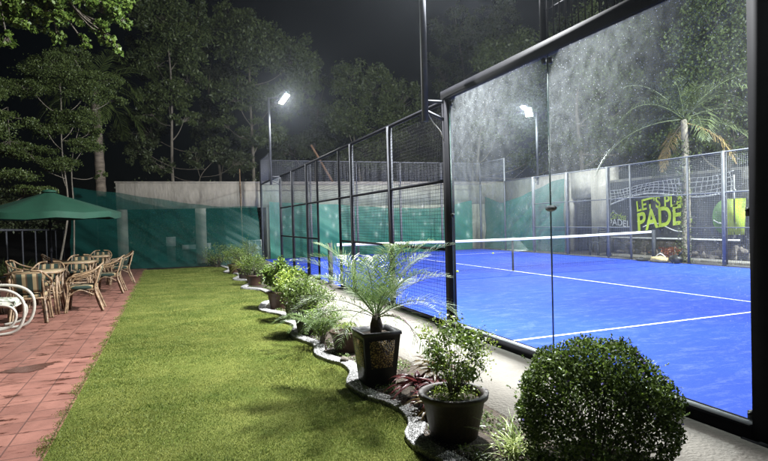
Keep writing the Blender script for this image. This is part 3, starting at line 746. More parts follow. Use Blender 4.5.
# ------------------------------------------------------------------ padel net
def padel_net():
    t = thing('padel_net', 'low black padel net with white top tape crossing the blue court', 'net', (5, 10.1, 0.035))
    for x in (0.03, 9.92):
        o = MB().bb(x-.045, x+.045, 10.06, 10.15, .04, .97).build('net_post', M['steel_grey'], t)
        MB().bb(x-.08, x+.08, 10.0, 10.2, .037, .05).build('base_plate', M['steel_grey'], o)
    xs = np.linspace(.19, 9.81, 60); zt = lambda x: .95-.045*math.sin(math.pi*(x-.19)/9.62)
    tape = MB()
    pv = None
    for x in xs:
        z = zt(x)
        cur = [(x, 10.09, z-.065), (x, 10.09, z), (x, 10.12, z), (x, 10.12, z-.065)]
        if pv: tape.add(pv+cur, [(0, 4, 5, 1), (1, 5, 6, 2), (2, 6, 7, 3), (3, 7, 4, 0)])
        pv = cur
    tape.build('top_tape', M['white_band'], t)
    nm = MB(); k = .2
    while k < 9.8: nm.tube([(k, 10.105, .05), (k, 10.105, zt(k)-.07)], .0019, 3); k += .045
    z = .06
    while z < .86: nm.tube([(.2, 10.107, z), (9.8, 10.107, z)], .0019, 3); z += .045
    nm.build('netting', M['black'], t)
    MB().bb(4.98, 5.02, 10.085, 10.125, .045, .84).build('centre_strap', M['black'], t)
padel_net()

# ------------------------------------------------------------------ floodlights
def floodlight(x, y, top, base, armx, label, heads):
    t = thing('floodlight', label, 'floodlight', (x, y, base), 0, 'floodlights on tall poles around the court')
    MB().bb(x-.032, x+.032, y-.032, y+.032, base, top).build('pole', M['steel_grey'], t)
    xa = x+armx
    MB().tube([(x, y, top-.03), (x+armx*.55, y, top+.01), (xa, y, top-.02)], .02, 8).build('arm', M['steel_grey'], t)
    # brackets to the fence
    bk = MB(); s = 1 if x < 5 else -1
    bk.bb(min(x, x+s*.27), max(x, x+s*.27), y-.02, y+.02, base+.25-.02, base+.25+.02) if False else None
    bk.tube([(x, y, 3.0-.02), (x+s*.28, y-.02, 3.0-.02)], .024, 4); bk.tube([(x, y, 2.86), (x+s*.28, y-.02, 2.74)], .024, 4)
    bk.build('bracket', M['steel_grey'], t)
    for hi, (az, tl, pw) in enumerate(heads):
        ux = np.array([math.cos(az), math.sin(az), 0]); uy = np.array([-math.sin(az), math.cos(az), 0]); uz = np.array([0, 0, 1.0])
        ex = ux*math.cos(tl)+uz*math.sin(tl); ez = -ux*math.sin(tl)+uz*math.cos(tl)   # lamp looks along -ez
        rot = np.stack([ex, uy, ez], 1)
        cpos = np.array([xa, y, top-.02])+ux*.2+uy*.0+np.array([0, 0, .16*hi])
        h = MB().box(cpos, (.42, .30, .06), rot=rot)
        for k in range(7): h.box(cpos+rot@np.array([-.18+.06*k, 0, .05]), (.012, .28, .045), rot=rot)
        h.tube([(xa, y, top-.02+.16*hi), tuple(cpos+ez*.03)], .018, 6)
        hd = h.build('lamp_head', M['steel_grey'], t)
        MB().box(cpos+rot@np.array([0, 0, -.034]), (.38, .26, .008), rot=rot).build('lens', M['lens'], hd)
        ld = bpy.data.lights.new('floodlight_beam', 'AREA'); ld.shape = 'RECTANGLE'; ld.size = .36; ld.size_y = .24; ld.energy = pw; ld.color = (0.97, 0.99, 1.0)
        lo = bpy.data.objects.new('floodlight_beam', ld); COL.objects.link(lo)
        lo.parent = t; mw = Matrix.Identity(4)
        for i in range(3):
            for j in range(3): mw[i][j] = rot[i, j]
        mw.translation = Vector(cpos+rot@np.array([0, 0, -.045]))-Vector(t.location); lo.matrix_local = mw
    return t
floodlight(-.3, 4.15, 5.75, 2.72, .6, 'tall floodlight pole bracketed to the fence beside the near glass, unseen heads, one added', [(R(228), R(36), LAMP_W*1.9), (R(100), R(64), LAMP_W*1.9)])  # first head turned to light the lawn, second added for trees and wall
floodlight(-.3, 15.88, 5.55, 2.72, .3, 'lit floodlight on a slim pole at the far left corner of the court', [(R(-38), R(48), LAMP_W*.9)])
floodlight(10.3, 16.1, 5.6, 2.72, -.3, 'lit floodlight on a slim pole beyond the net, shining through the dusty glass', [(R(220), R(46), LAMP_W*.7), (R(185), R(30), LAMP_W*.5)])
floodlight(10.3, 4.0, 5.75, 2.72, -.3, 'lit floodlight at the near end of the far side fence, unseen, its second head added', [(R(180), R(30), LAMP_W*.8), (R(75), R(70), LAMP_W*2.8)])  # second head is added out of view to light the trees
# loose cable hanging below the near bracket
tag(MB().tube(curve([(-.3, 4.15, 2.9), (-.2, 4.14, 2.72), (-.1, 4.13, 2.6), (-.05, 4.12, 2.45)]), .008, 6).build('cable', M['white']), 'thin pale cable dropping from the nearest floodlight bracket to the fence post', 'cable')

# ------------------------------------------------------------------ banner
def banner():
    t = thing('banner', 'black advertising banner with green lettering, printed net and ball on the stone wall', 'banner', (11.62, 11.1, 0.55))
    X = 11.62; YL, YR, Z0, Z1 = 13.72, 8.62, .58, 2.62
    m = MB(); nx = 60; vs = []
    for i in range(nx+1):
        y = YL+(YR-YL)*i/nx
        for j in range(13):
            vs.append((X+.012*math.sin(i*.7)+.008*math.sin(i*.33+j*.8), y, Z0+(Z1-Z0)*j/12))
    m.add(vs, [(i*13+j, (i+1)*13+j, (i+1)*13+j+1, i*13+j+1) for i in range(nx) for j in range(12)])
    m.build('panel', pbr('banner_black', (.022, .023, .026), .45, 0, .2, 3), t, True)
    xf = X-.035
    def S2W(s, z, o=0): return (xf-o, YL-s, z)
    white = pbr('print_white', (.45, .45, .44), .6); lime = pbr('print_lime', (.33, .43, .025), .6, 0, .15, 2); green = pbr('print_green', (.09, .24, .03), .6)
    def strokes(name, paths, w, mat, o=0):
        mm = MB()
        for pth in paths:
            for a, b in zip(pth[:-1], pth[1:]):
                a = np.array(a); b = np.array(b); d = b-a; L = np.linalg.norm(d); n = np.array([-d[1], d[0]])/L*w/2
                mm.poly([S2W(*(a-n), o), S2W(*(b-n), o), S2W(*(b+n), o), S2W(*(a+n), o)], .003, (1, 0, 0))
        return mm.build(name, mat, t)
    band = lambda s: 2.02-.13*math.exp(-s*1.5)+.11*math.sin(s*1.55-1.2)+.02*s*.3
    top = lambda s: 2.36+.05*s-.05*math.sin(s*2)
    ps = []
    for k in range(27):
        s = .12+k*.178+.03*math.sin(k)
        pts = []
        for j in range(7):
            w = j/6; ss = s+.05*math.sin(w*3+k*.5)
            pts.append((ss, band(ss)+(top(ss)-band(ss))*w))
        ps.append(pts)
    for j in range(1, 5):
        w = j/4; ps.append([(s, band(s)+(top(s)-band(s))*w+.02*math.sin(s*3+j)) for s in np.linspace(.08, 4.9, 40)])
    strokes('printed_net', ps, .020, white)
    strokes('printed_net_tape', [[(s, band(s)) for s in np.linspace(.05, 4.95, 50)]], .05, white, .004)
    strokes('border', [[(.03, .63), (5.05, .63)], [(4.9, .7), (4.9, 2.5)]], .05, white, .004)
    strokes('printed_swirl', [[(s, 1.0+.13*math.sin((s-1.6)*3.2)) for s in np.linspace(1.6, 3.2, 24)]], .035, white, .004)
    def text(name, body, mat, fn, bold=0.0, size=1.0, shear=0.0):
        cu = bpy.data.curves.new(name, 'FONT'); cu.body = body; cu.size = size; cu.offset = bold; cu.shear = shear; cu.resolution_u = 6
        ob = bpy.data.objects.new(name, cu); COL.objects.link(ob)
        dg = bpy.context.evaluated_depsgraph_get(); me = bpy.data.meshes.new_from_object(ob.evaluated_get(dg))
        bpy.data.objects.remove(ob)
        V = np.array([v.co[:] for v in me.vertices]); x0, x1 = V[:, 0].min(), V[:, 0].max(); y0, y1 = V[:, 1].min(), V[:, 1].max()
        off = np.array(t.location)
        for v in me.vertices:
            p = fn((v.co.x-x0)/(x1-x0), (v.co.y-y0)/(y1-y0)); v.co = Vector(np.array(S2W(p[0], p[1], .006))-off)
        me.materials.append(mat); o = bpy.data.objects.new(name, me); COL.objects.link(o); o.parent = t; return o
    def bp(u, v):
        p = atX(u, v, X); return (YL-p[1], p[2])
    def quadmap(tl, tr, br, bl, grow=1.0):
        tl, tr, br, bl = [np.array(bp(*q)) for q in (tl, tr, br, bl)]
        def fn(a, b):
            a2 = a**grow
            lo = bl+(br-bl)*a2; hi = tl+(tr-tl)*a2
            p = lo+(hi-lo)*b; p = p+np.array([0, .04*math.sin(a*5.0)]); return p
        return fn
    text('lettering', "LET'S PLAY", lime, quadmap((637, 201), (693, 189), (693, 204), (638, 212)), .02)
    text('lettering', "PADEL", lime, quadmap((638, 213.5), (693, 200), (693, 221), (639, 233)), .024)
    text('lettering', "The", white, quadmap((613, 211), (618, 211), (618, 213.5), (613, 213.5)))
    text('lettering', "Garden", lime, quadmap((611, 213), (627, 212), (627, 219), (611, 220)), 0, 1, .4)
    text('lettering', "PADEL", white, quadmap((610, 220), (631, 219.5), (631, 226), (610, 226.5)), .008)
    # ball and the bright block at its right
    c = np.array(bp(727, 217)); r = .46
    ml = MB(); ml.poly([S2W(*(c+r*np.array([math.cos(a)*.95, math.sin(a)*1.12])), .004) for a in np.linspace(math.pi/2, math.pi*1.5, 30)], .003, (1, 0, 0)); ml.build('printed_ball', green, t)
    mr_ = MB(); mr_.poly([S2W(c[0]+.002, c[1]-.52, .004), S2W(c[0]+.55, c[1]-.50, .004), S2W(c[0]+.60, c[1]+.52, .004), S2W(c[0]+.002, c[1]+.52, .004)], .003, (1, 0, 0)); mr_.build('printed_block', lime, t)
    strokes('printed_seam', [[tuple(c+np.array([-.4+.34*k/10, -.08-.10*math.sin(k/10*2.2)])) for k in range(11)]], .03, white, .008)
banner()

# ------------------------------------------------------------------ things around the far side
t = thing('slatted_chair', 'dark ladder-back chair beyond the far side fence beside the doorway', 'chair', (11.0, 13.6, 0))
cx, cy_ = 11.0, 13.6
for dx, dy, h in ((-.2, -.2, .45), (.2, -.2, 1.02), (-.2, .2, .45), (.2, .2, 1.02)): MB().bb(cx+dx-.02, cx+dx+.02, cy_+dy-.02, cy_+dy+.02, -.012, h).build('leg', M['black'], t)
MB().bb(cx-.23, cx+.23, cy_-.23, cy_+.23, .452, .48).build('seat', M['black'], t)
sl = MB(); [sl.bb(cx+.19, cx+.21, cy_-.178, cy_+.178, z, z+.045) for z in (.58, .68, .78, .88, .96)]; sl.build('backrest', M['black'], t)

b = atX(508, 250, 10.7)
t = MB()
t.add([(10.5, 17.7, .0), (10.5, 19.2, .0), (11.1, 19.0, .0), (11.1, 17.9, 0), (10.75, 18.55, .62), (10.8, 18.2, .48)], [(0, 1, 4), (1, 2, 4), (2, 3, 5), (2, 5, 4), (3, 0, 5), (0, 4, 5)])
tag(t.build('white_tarp', M['white']), 'crumpled white sheet heaped like a tent behind the net at the far side', 'tarp')
# bags and plants at the far net post
def lump(c, r, n=14, seed=0):
    r_ = np.random.default_rng(seed); m = MB(); vs = []; fs = []; h = n//2
    for i in range(h+1):
        th = math.pi*i/h
        for k in range(n):
            a = 2*math.pi*k/n; w = 1+.12*r_.normal()
            vs.append((c[0]+r[0]*math.sin(th)*math.cos(a)*w, c[1]+r[1]*math.sin(th)*math.sin(a)*w, max(c[2]+r[2]*math.cos(th)*w, .04)))
    for i in range(h):
        for k in range(n): fs.append((i*n+k, i*n+(k+1) % n, (i+1)*n+(k+1) % n, (i+1)*n+k))
    m.add(vs, fs); return m
t = thing('sports_bag', 'mustard coloured soft bag lying by the far net post', 'bag', (9.75, 9.75, .035))
lump((9.75, 9.75, .12), (.14, .32, .10), seed=1).build('body', M['skin_bag'], t, True)
MB().tube(curve([(9.75, 9.55, .2), (9.72, 9.7, .3), (9.75, 9.9, .2)]), .012, 6).build('strap', M['white'], t)
t = thing('racket_bag', 'dark racket bag with its handle sticking up under the palm trunk', 'bag', (9.8, 9.25, .035))
lump((9.8, 9.25, .15), (.12, .2, .13), seed=2).build('body', M['black'], t, True)
MB().tube([(9.8, 9.2, .2), (9.78, 9.0, .42)], .02, 8).build('handle', M['black'], t)
t = thing('racket_bag', 'flat dark pouch lying left of the far net post', 'bag', (9.8, 10.45, .035))
lump((9.8, 10.45, .08), (.1, .22, .05), seed=4).build('body', M['black'], t, True)
MB().tube(curve([(9.8, 10.35, .1), (9.77, 10.45, .16), (9.8, 10.55, .1)]), .01, 6).build('strap', M['black'], t)
for i, (x, y, lab) in enumerate(((8.33, 16.38, 'small yellow ball on the court beyond the net, towards its far right corner'), (3.61, 10.6, 'small yellow ball on the court just beyond the net, near the black glass post'))):
    m = lump((x, y, .035+.034), (.034, .034, .034), 12, 50+i)
    m2 = MB().lathe([(.001, -.033)]+[(.033*math.sin(a), -.033*math.cos(a)) for a in np.linspace(.2, 2.9, 10)]+[(.001, .033)], (x, y, .069), 14)
    tag(m2.build('tennis_ball', M['yellowball'], None, True), lab, 'ball')
# oval sticker on the pane joint
m = MB(); m.poly([(-.009, 2.03+.085*math.cos(a), 1.53+.03*math.sin(a)) for a in np.linspace(0, 2*math.pi, 28, endpoint=False)], .003, (-1, 0, 0))
tk = thing('oval_sticker', 'small pale oval sticker across the joint of the near glass panes', 'sticker', (-.01, 2.03, 1.53))
m.build('disc', M['steel_light'], tk)
MB().poly([(-.0125, 2.03+.05*math.cos(a), 1.53+.014*math.sin(a)) for a in np.linspace(0, 2*math.pi, 20, endpoint=False)], .001, (-1, 0, 0)).build('emblem', M['steel_grey'], tk)

# ------------------------------------------------------------------ umbrella, tables, chairs, lounge
def umbrella():
    x, y = -5.93, 12.0
    t = thing('patio_umbrella', 'open dark green patio umbrella standing among the rattan chairs', 'umbrella', (x, y, .012))
    top, rim, Rr = 2.30, 1.83, 1.42
    m = MB(); n = 8; vs = []; rings = 9
    for i in range(rings+1):
        w = i/rings; r = .06+(Rr-.06)*w
        for k in range(n*4):
            a = 2*math.pi*k/(n*4)+.25; loc = (a-.25) % (2*math.pi/n); e = abs(loc-math.pi/n)/(math.pi/n)
            rad = r*(math.cos(math.pi/n)/math.cos(loc-math.pi/n))*1.04
            z = top-(top-rim)*(w**.92)-(1-e)*.035*w+(.0 if w < 1 else 0)
            vs.append((x+rad*math.cos(a), y+rad*math.sin(a), z))
    q = n*4
    m.add(vs, [(i*q+k, i*q+(k+1) % q, (i+1)*q+(k+1) % q, (i+1)*q+k) for i in range(rings) for k in range(q)])
    # valance
    base = vs[rings*q:]
    m.add(base+[(x+(bx-x)*1.0, y+(by-y)*1.0, bz-.13) for bx, by, bz in base], [(k, (k+1) % q, q+(k+1) % q, q+k) for k in range(q)])
    cn = m.build('canopy', M['umb'], t)
    cp = MB(); cp.lathe([(.001, top+.06), (.12, top+.035), (.17, top-.01), (.10, top-.0)], (x, y, 0), 16); cp.build('cap', M['umb'], cn)
    MB().tube([(x, y, .05), (x, y, top)], .02, 10).build('pole', M['steel'], t)
    for k in range(n):
        a = 2*math.pi*k/n+.25
        MB().tube([(x+.04*math.cos(a), y+.04*math.sin(a), top-.03), (x+Rr*math.cos(a)*.98, y+Rr*math.sin(a)*.98, rim-.02)], .008, 5).build('rib', M['steel_grey'], t)
    MB().lathe([(.03, 1.48), (.045, 1.48), (.045, 1.62), (.03, 1.62)], (x, y, 0), 12).build('hub', M['steel'], t)
    cr = MB().box((x, y, 1.0), (.06, .07, .12)); cr.tube([(x+.03, y, 1.0), (x+.1, y, 1.0), (x+.1, y, 1.06)], .008, 6); cr.build('crank', M['steel'], t)
    MB().lathe([(.001, .06), (.22, .055), (.25, .03), (.25, .0)], (x, y, .012), 20).tube([(x, y, .06), (x, y, .35)], .03, 10).build('base', M['steel'], t)
umbrella()

def make_table():
    t = thing('square_table', '', 'table', (0, 0, 0), 0, 'wooden tables on the red paving')
    m = MB().bb(-.38, .38, -.38, .38, .70, .735); tp = m.build('table_top', M['tabletop'], t)
    tr = MB()
    for s in (-1, 1): tr.tube([(-.385, s*.39, .715), (.385, s*.39, .715)], .018, 8); tr.tube([(s*.39, -.385, .715), (s*.39, .385, .715)], .018, 8)
    tr.build('edging', M['rattan_pale'], tp)
    for sx in (-1, 1):
        for sy in (-1, 1):
            MB().tube([(sx*.36, sy*.36, 0), (sx*.33, sy*.33, .35), (sx*.34, sy*.34, .70)], .02, 8).tube([(sx*.32, sy*.36, 0), (sx*.29, sy*.33, .35), (sx*.25, sy*.34, .68)], .016, 8).build('leg', M['rattan'], t)
    ap = MB()
    for s in (-1, 1): ap.tube([(-.33, s*.33, .30), (.33, s*.33, .30)], .014, 6); ap.tube([(s*.33, -.33, .32), (s*.33, .33, .32)], .014, 6)
    ap.build('stretcher', M['rattan'], t)
    return t
def make_chair():
    t = thing('rattan_armchair', '', 'chair', (0, 0, 0), 0, 'rattan armchairs with striped cushions around the tables')
    for s in (-1, 1):
        # hoop: arm swept from the back down to the front leg
        MB().tube(curve([(s*.05, -.33, .86), (s*.20, -.31, .84), (s*.29, -.18, .74), (s*.315, .05, .665), (s*.31, .20, .64), (s*.29, .27, .56)]), .018, 7).tube(
            curve([(s*.27, -.15, .66), (s*.285, .04, .61), (s*.285, .17, .59), (s*.27, .235, .5)]), .013, 6).build('arm', M['rattan_pale'], t)
        MB().tube(curve([(s*.29, .27, .56), (s*.265, .25, .42), (s*.28, .27, .2), (s*.30, .30, 0)]), .019, 7).tube(
            curve([(s*.25, .225, .50), (s*.225, .22, .38), (s*.25, .25, .18), (s*.265, .27, .0)]), .016, 7).build('leg', M['rattan'], t)
        MB().tube(curve([(s*.20, -.31, .84), (s*.215, -.25, .6), (s*.22, -.2, .42), (s*.25, -.27, .2), (s*.27, -.34, 0)]), .019, 7).tube(
            curve([(s*.18, -.2, .5), (s*.19, -.19, .38), (s*.215, -.24, .18), (s*.235, -.31, .0)]), .016, 7).build('leg', M['rattan'], t)
        MB().tube(curve([(s*.26, .25, .3), (s*.24, .05, .40), (s*.22, -.18, .3)]), .012, 6).build('brace', M['rattan'], t)
    fr = MB().tube([(-.26, .25, .40), (.26, .25, .40), (.22, -.21, .40), (-.22, -.21, .40)], .017, 7, True)
    fr.tube(curve([(-.25, .26, .25), (0, .25, .37), (.25, .26, .25)]), .012, 6)
    fr.build('seat_frame', M['rattan'], t)
    # cushion with rounded edge
    cu = MB(); n = 24; vs = []
    for (sc, z) in ((.90, .405), (1.0, .425), (1.0, .455), (.93, .478), (.6, .485), (.0, .486)):
        for k in range(n):
            a = 2*math.pi*k/n; c, s_ = math.cos(a), math.sin(a); e = .55
            vs.append((.25*sc*math.copysign(abs(c)**e, c), .02+.235*sc*math.copysign(abs(s_)**e, s_), z))
    cu.add(vs, [(i*n+k, i*n+(k+1) % n, (i+1)*n+(k+1) % n, (i+1)*n+k) for i in range(5) for k in range(n)])
    cu.build('seat', M['stripe'], t, True)
    bk = MB(); vs = []; nn = 12
    for th in (0, .03):
        for i in range(nn+1):
            a = -1+2*i/nn
            for j in range(6):
                w = j/5
                vs.append((a*.20*(1+.06*w), -.21-.10*w-.02*(1-a*a)+th-.015, .50+.31*w))
    N6 = (nn+1)*6
    f = [(i*6+j, (i+1)*6+j, (i+1)*6+j+1, i*6+j+1) for i in range(nn) for j in range(5)]
    f += [tuple(N6+q for q in reversed(x)) for x in f]
    for j in range(5): f += [(j, j+1, N6+j+1, N6+j), (nn*6+j+1, nn*6+j, N6+nn*6+j, N6+nn*6+j+1)]
    for i in range(nn): f += [((i+1)*6, i*6, N6+i*6, N6+(i+1)*6), (i*6+5, (i+1)*6+5, N6+(i+1)*6+5, N6+i*6+5)]
    bk.add(vs, f); bk.build('backrest', M['stripe'], t)
    return t
tables = [(-5.58, 8.72, 'square wooden table nearest the camera, behind the white lounge chair'), (-5.35, 11.25, 'middle square wooden table beside the umbrella pole'), (-5.3, 13.7, 'square wooden table farthest away, towards the green cloth')]
t0 = make_table()
for i, (x, y, lab) in enumerate(tables):
    o = t0 if i == 0 else copy_tree(t0); o.location = (x, y, .014); o.rotation_euler.z = (.03, -.05, .04)[i]; o['label'] = lab
chairs = [(-5.50, 7.78, .10, 'rattan armchair showing its striped back to the camera, at the nearest table'),
          (-4.86, 8.68, 1.60, 'rattan armchair on the lawn side of the nearest table, seen side on'),
          (-5.62, 9.72, 3.10, 'rattan armchair on the far side of the nearest table, facing the camera'),
          (-6.42, 8.75, -1.5, 'rattan armchair half hidden at the left side of the nearest table'),
          (-4.70, 11.30, 1.50, 'rattan armchair on the lawn side of the middle table, leaning outwards'),
          (-5.40, 12.28, 3.2, 'rattan armchair behind the middle table, its striped back to the green cloth'),
          (-6.25, 11.1, -1.7, 'rattan armchair left of the middle table, under the umbrella'),
          (-4.64, 13.45, 1.72, 'rattan armchair on the lawn side of the farthest table, close to the green cloth'),
          (-5.25, 14.72, 3.05, 'rattan armchair behind the farthest table'),
          (-6.15, 13.8, -1.5, 'rattan armchair at the left of the farthest table')]
c0 = make_chair()
for i, (x, y, r_z, lab) in enumerate(chairs):
    o = c0 if i == 0 else copy_tree(c0); o.location = (x, y, .014); o.rotation_euler.z = r_z; o.scale = (.92, .92, .95); o['label'] = lab

def lounge():
    x, y = -5.72, 6.9
    t = thing('lounge_chair', 'white tubular lounge chair with leafy cushion at the left edge of the paving', 'chair', (x, y, .014))
    for s in (-1, 1):
        yy = y+s*.30
        MB().tube(curve([(x-.35, yy, .62), (x-.05, yy, .66), (x+.22, yy, .62), (x+.37, yy, .48), (x+.38, yy, .25), (x+.28, yy, .07), (x+.05, yy, .03), (x-.4, yy, .03)]), .022, 8).build('arm', M['cream'], t)
        MB().tube(curve([(x-.35, yy, .40), (x-.05, yy, .44), (x+.18, yy, .42), (x+.28, yy, .34), (x+.28, yy, .22), (x+.2, yy, .12), (x, yy, .08)]), .018, 8).build('side_loop', M['cream'], t)
    m = MB()
    for xx in (-.35, .0, .26): m.tube([(x+xx, y-.3, .40), (x+xx, y+.3, .40)], .016, 6)
    m.tube([(x-.4, y-.3, .03), (x-.4, y+.3, .03)], .018, 6)
    m.build('seat_frame', M['cream'], t)
    MB().box((x-.03, y, .45), (.58, .56, .08), rot=Euler((0, R(4), 0)).to_matrix()).build('seat', M['cushion'], t)
    MB().box((x-.36, y, .68), (.08, .56, .5), rot=Euler((0, R(-18), 0)).to_matrix()).build('backrest', M['cushion'], t)
lounge()

# railing at the left
t = thing('railing', 'thin pale metal railing along the left side of the patio in front of dark planting', 'railing', (-7.5, 14, 0))
MB().tube([(-7.5, 9.5, 1.5), (-7.5, 24, 1.42)], .03, 8).build('top_rail', M['steel_grey'], t)
for y in (10, 11.7, 13.4, 15.1, 16.8, 18.5, 20.2, 21.9, 23.6): MB().tube([(-7.5, y, -.02), (-7.5, y, 1.45)], .022, 8).build('post', M['steel_grey'], t)
MB().tube([(-7.5, 9.5, .25), (-7.5, 24, .25)], .015, 6).build('bottom_rail', M['steel_grey'], t)

# ------------------------------------------------------------------ plants
def strap(m, base, d, L, w, droop, n=7, taper=1.0, twist=0.0):
    """arching strap leaf"""
    d = np.array(d, float); h = math.hypot(d[0], d[1])+1e-6; side = np.array([-d[1]/h, d[0]/h, 0])
    p = np.array(base, float); vs = []; dirv = d/np.linalg.norm(d)
    for i in range(n+1):
        t_ = i/n; ww = w*(.55+.9*t_ if t_ < .4 else (1-t_)**taper*1.52)
        ww = max(ww, .0005)*.5
        sag = np.array([0, 0, -ww*.5])
        vs += [tuple(p-side*ww), tuple(p+sag), tuple(p+side*ww)]
        dirv = dirv+np.array([0, 0, -droop/n]); dirv /= np.linalg.norm(dirv); p = p+dirv*L/n
    m.add(vs, [f for i in range(n) for f in ((i*3, i*3+1, i*3+4, i*3+3), (i*3+1, i*3+2, i*3+5, i*3+4))])
def frond(base, d, L, droop, leafL, npairs, lw, V=0.5, hang=0.3, rr=.006, jit=.15):
    """feather palm frond as one mesh builder: rachis + leaflets"""
    m = MB(); d = np.array(d, float); d /= np.linalg.norm(d); p = np.array(base, float); n = 14; pts = [p]; ds = [d]
    for i in range(n):
        d = d+np.array([0, 0, -droop/n*(0.4+1.2*i/n)]); d /= np.linalg.norm(d); p = p+d*L/n; pts.append(p); ds.append(d)
    m.tube(pts, [rr*(1-.8*i/n) for i in range(n+1)], 5)
    Q = []
    for k in range(npairs):
        t_ = .16+.84*k/(npairs-1); f = t_*n; i = min(int(f), n-1); a = f-i
        c = pts[i]*(1-a)+pts[i+1]*a; dd = ds[i]; side = np.cross(dd, [0, 0, 1]); side /= (np.linalg.norm(side)+1e-6); upv = np.cross(side, dd)
        l = leafL*(math.sin(math.pi*min(1, (t_*.86+.14)))**.6+.05)*(.85+.3*random.random())
        for s in (-1, 1):
            v = side*s*(1-.35*t_)+dd*(.55+.5*t_)+upv*V+np.array([random.gauss(0, jit)*.6 for _ in range(3)]); v /= np.linalg.norm(v)
            v2 = v+np.array([0, 0, -hang]); v2 /= np.linalg.norm(v2)
            mid = c+v*l*.5; tip = mid+v2*l*.5; wv = np.cross(v, upv); wv = wv/(np.linalg.norm(wv)+1e-6)*lw*.5
            Q.append([c-wv*.5, c+wv*.5, mid+wv, mid-wv]); Q.append([mid-wv, mid+wv, tip+wv*.12, tip-wv*.12])
    m.np(np.array(Q), 4); return m
def pot_lathe(cx, cy, rt_, rb, h, mat, parent, z0=.02, soilz=.8):
    prof = [(.001, z0+.001), (rb*.96, z0), (rb, z0+.01), (rb+(rt_-rb)*.85, z0+h*.86), (rt_*1.06, z0+h*.88), (rt_*1.08, z0+h*.99), (rt_*1.05, z0+h), (rt_*.93, z0+h*.995), (rt_*.9, z0+h*.9), (rt_*.86, z0+h*soilz)]
    MB().lathe(prof, (cx, cy, 0), 36).build('pot', mat, parent, True)
    MB().lathe([(.001, z0+h*soilz+.012), (rt_*.5, z0+h*soilz+.008), (rt_*.875, z0+h*soilz)], (cx, cy, 0), 24).build('soil', M['soil'], parent)
def shrub_points(c, r, n, shell=.55, clumps=26, cr=.28, flat=1.0):
    """points gathered in twig clumps spread through an ellipsoid"""
    c = np.array(c, float); r = np.array(r, float)
    k = unit(rng.normal(size=(clumps, 3)))*(shell+(1-shell)*rng.random((clumps, 1)))**.7
    idx = rng.integers(0, clumps, n); q = k[idx]+rng.normal(size=(n, 3))*cr*np.array([1, 1, flat])
    return c+q*r*.86, c+k*r*.86
def stems(m, base, tips, r0=.006, r1=.0015, lift=.4):
    base = np.array(base, float)
    for tp in tips:
        b = base+np.array([random.gauss(0, r0*2), random.gauss(0, r0*2), 0]); mid = b+(tp-b)*.5; mid[2] += abs(tp[2]-b[2])*.1*lift; mid[:2] -= (tp-b)[:2]*.12
        m.tube([b, mid, tp], [r0, (r0+r1)/2, r1], 4)

# -- clipped ball topiary in the foreground
def topiary():
    c = np.array([-1.20, .15, .325]); r = np.array([.43, .43, .415])
    t = thing('topiary_ball', 'large round clipped dark green bush nearest the camera, beside the glass', 'bush', (c[0], c[1], .02))
    n = 30000; d = unit(rng.normal(size=(n, 3))); lump_ = 1+.085*np.sin(d[:, :1]*9+2)*np.sin(d[:, 1:2]*8)+.03*np.sin(d[:, 2:3]*13+d[:, :1]*6)
    # gaps: drop leaves where a smooth noise is low, mostly in the lower half
    f = np.sin(d[:, 0]*11+3*np.sin(d[:, 1]*7))*np.sin(d[:, 1]*10+1.3)*np.sin(d[:, 2]*9+2*d[:, 0]*3)+.35*np.sin(d[:, 0]*23+d[:, 2]*19)
    hole = np.clip((.55-d[:, 2])*.9, .1, 1)
    keep = (f > -.8+.82*hole) | (rng.random(n) < .20)
    d = d[keep]; rad = (.80+.22*rng.random((len(d), 1))**.6)*lump_[keep]
    P = c+d*r*rad; P = P[P[:, 2] > -.0]
    MB().np(leaves(P, .022, .013, .3, 1.1, (P-c)), 4).build('foliage', M['lf_boxwood'], t)
    d2 = unit(rng.normal(size=(4200, 3))+[0, 0, .35]); P = c+d2*r*(.5+.3*rng.random((4200, 1))); P = P[P[:, 2] > .02]
    MB().np(leaves(P, .024, .015, .3), 4).build('inner_leaves', M['lf_boxwood'], t)
    # new growth at the top
    d = unit(rng.normal(size=(2600, 3))*[1, 1, .8]+[0, 0, .75]); P = c+d*r*(.98+.07*rng.random((len(d), 1)))
    MB().np(leaves(P, .020, .010, .3, .8, d), 4).build('new_leaves', M['lf_shrub'], t)
    sm = MB(); tips = c+unit(rng.normal(size=(130, 3)))*r*.93; tips = tips[tips[:, 2] > .05]
    stems(sm, (c[0], c[1], .02), tips[::2], .006, .0012)
    shoots = []
    for k in range(44):
        a = unit(rng.normal(size=3)+[0, 0, .5]); b = c+a*r*.95; e = c+a*r*(1.08+.09*random.random())+rng.normal(size=3)*.02; sm.tube([b, e], [.0015, .0008], 3); shoots += [b+(e-b)*q for q in (.5, .7, .85, 1, 1)]
    sm.build('branches', M['bark'], t)
    MB().np(leaves(np.array(shoots), .024, .013, .4), 4).build('stray_shoots', M['lf_shrub'], t)
    d = unit(rng.normal(size=(60, 3))*[.8, .8, .4]+[-.1, -.35, .75]); P = c+d*r*1.03
    for q in P: MB().np(leaves(np.array([q, q, q]), .016, .012, .2), 4).build('flower', M['flower'], t)
topiary()

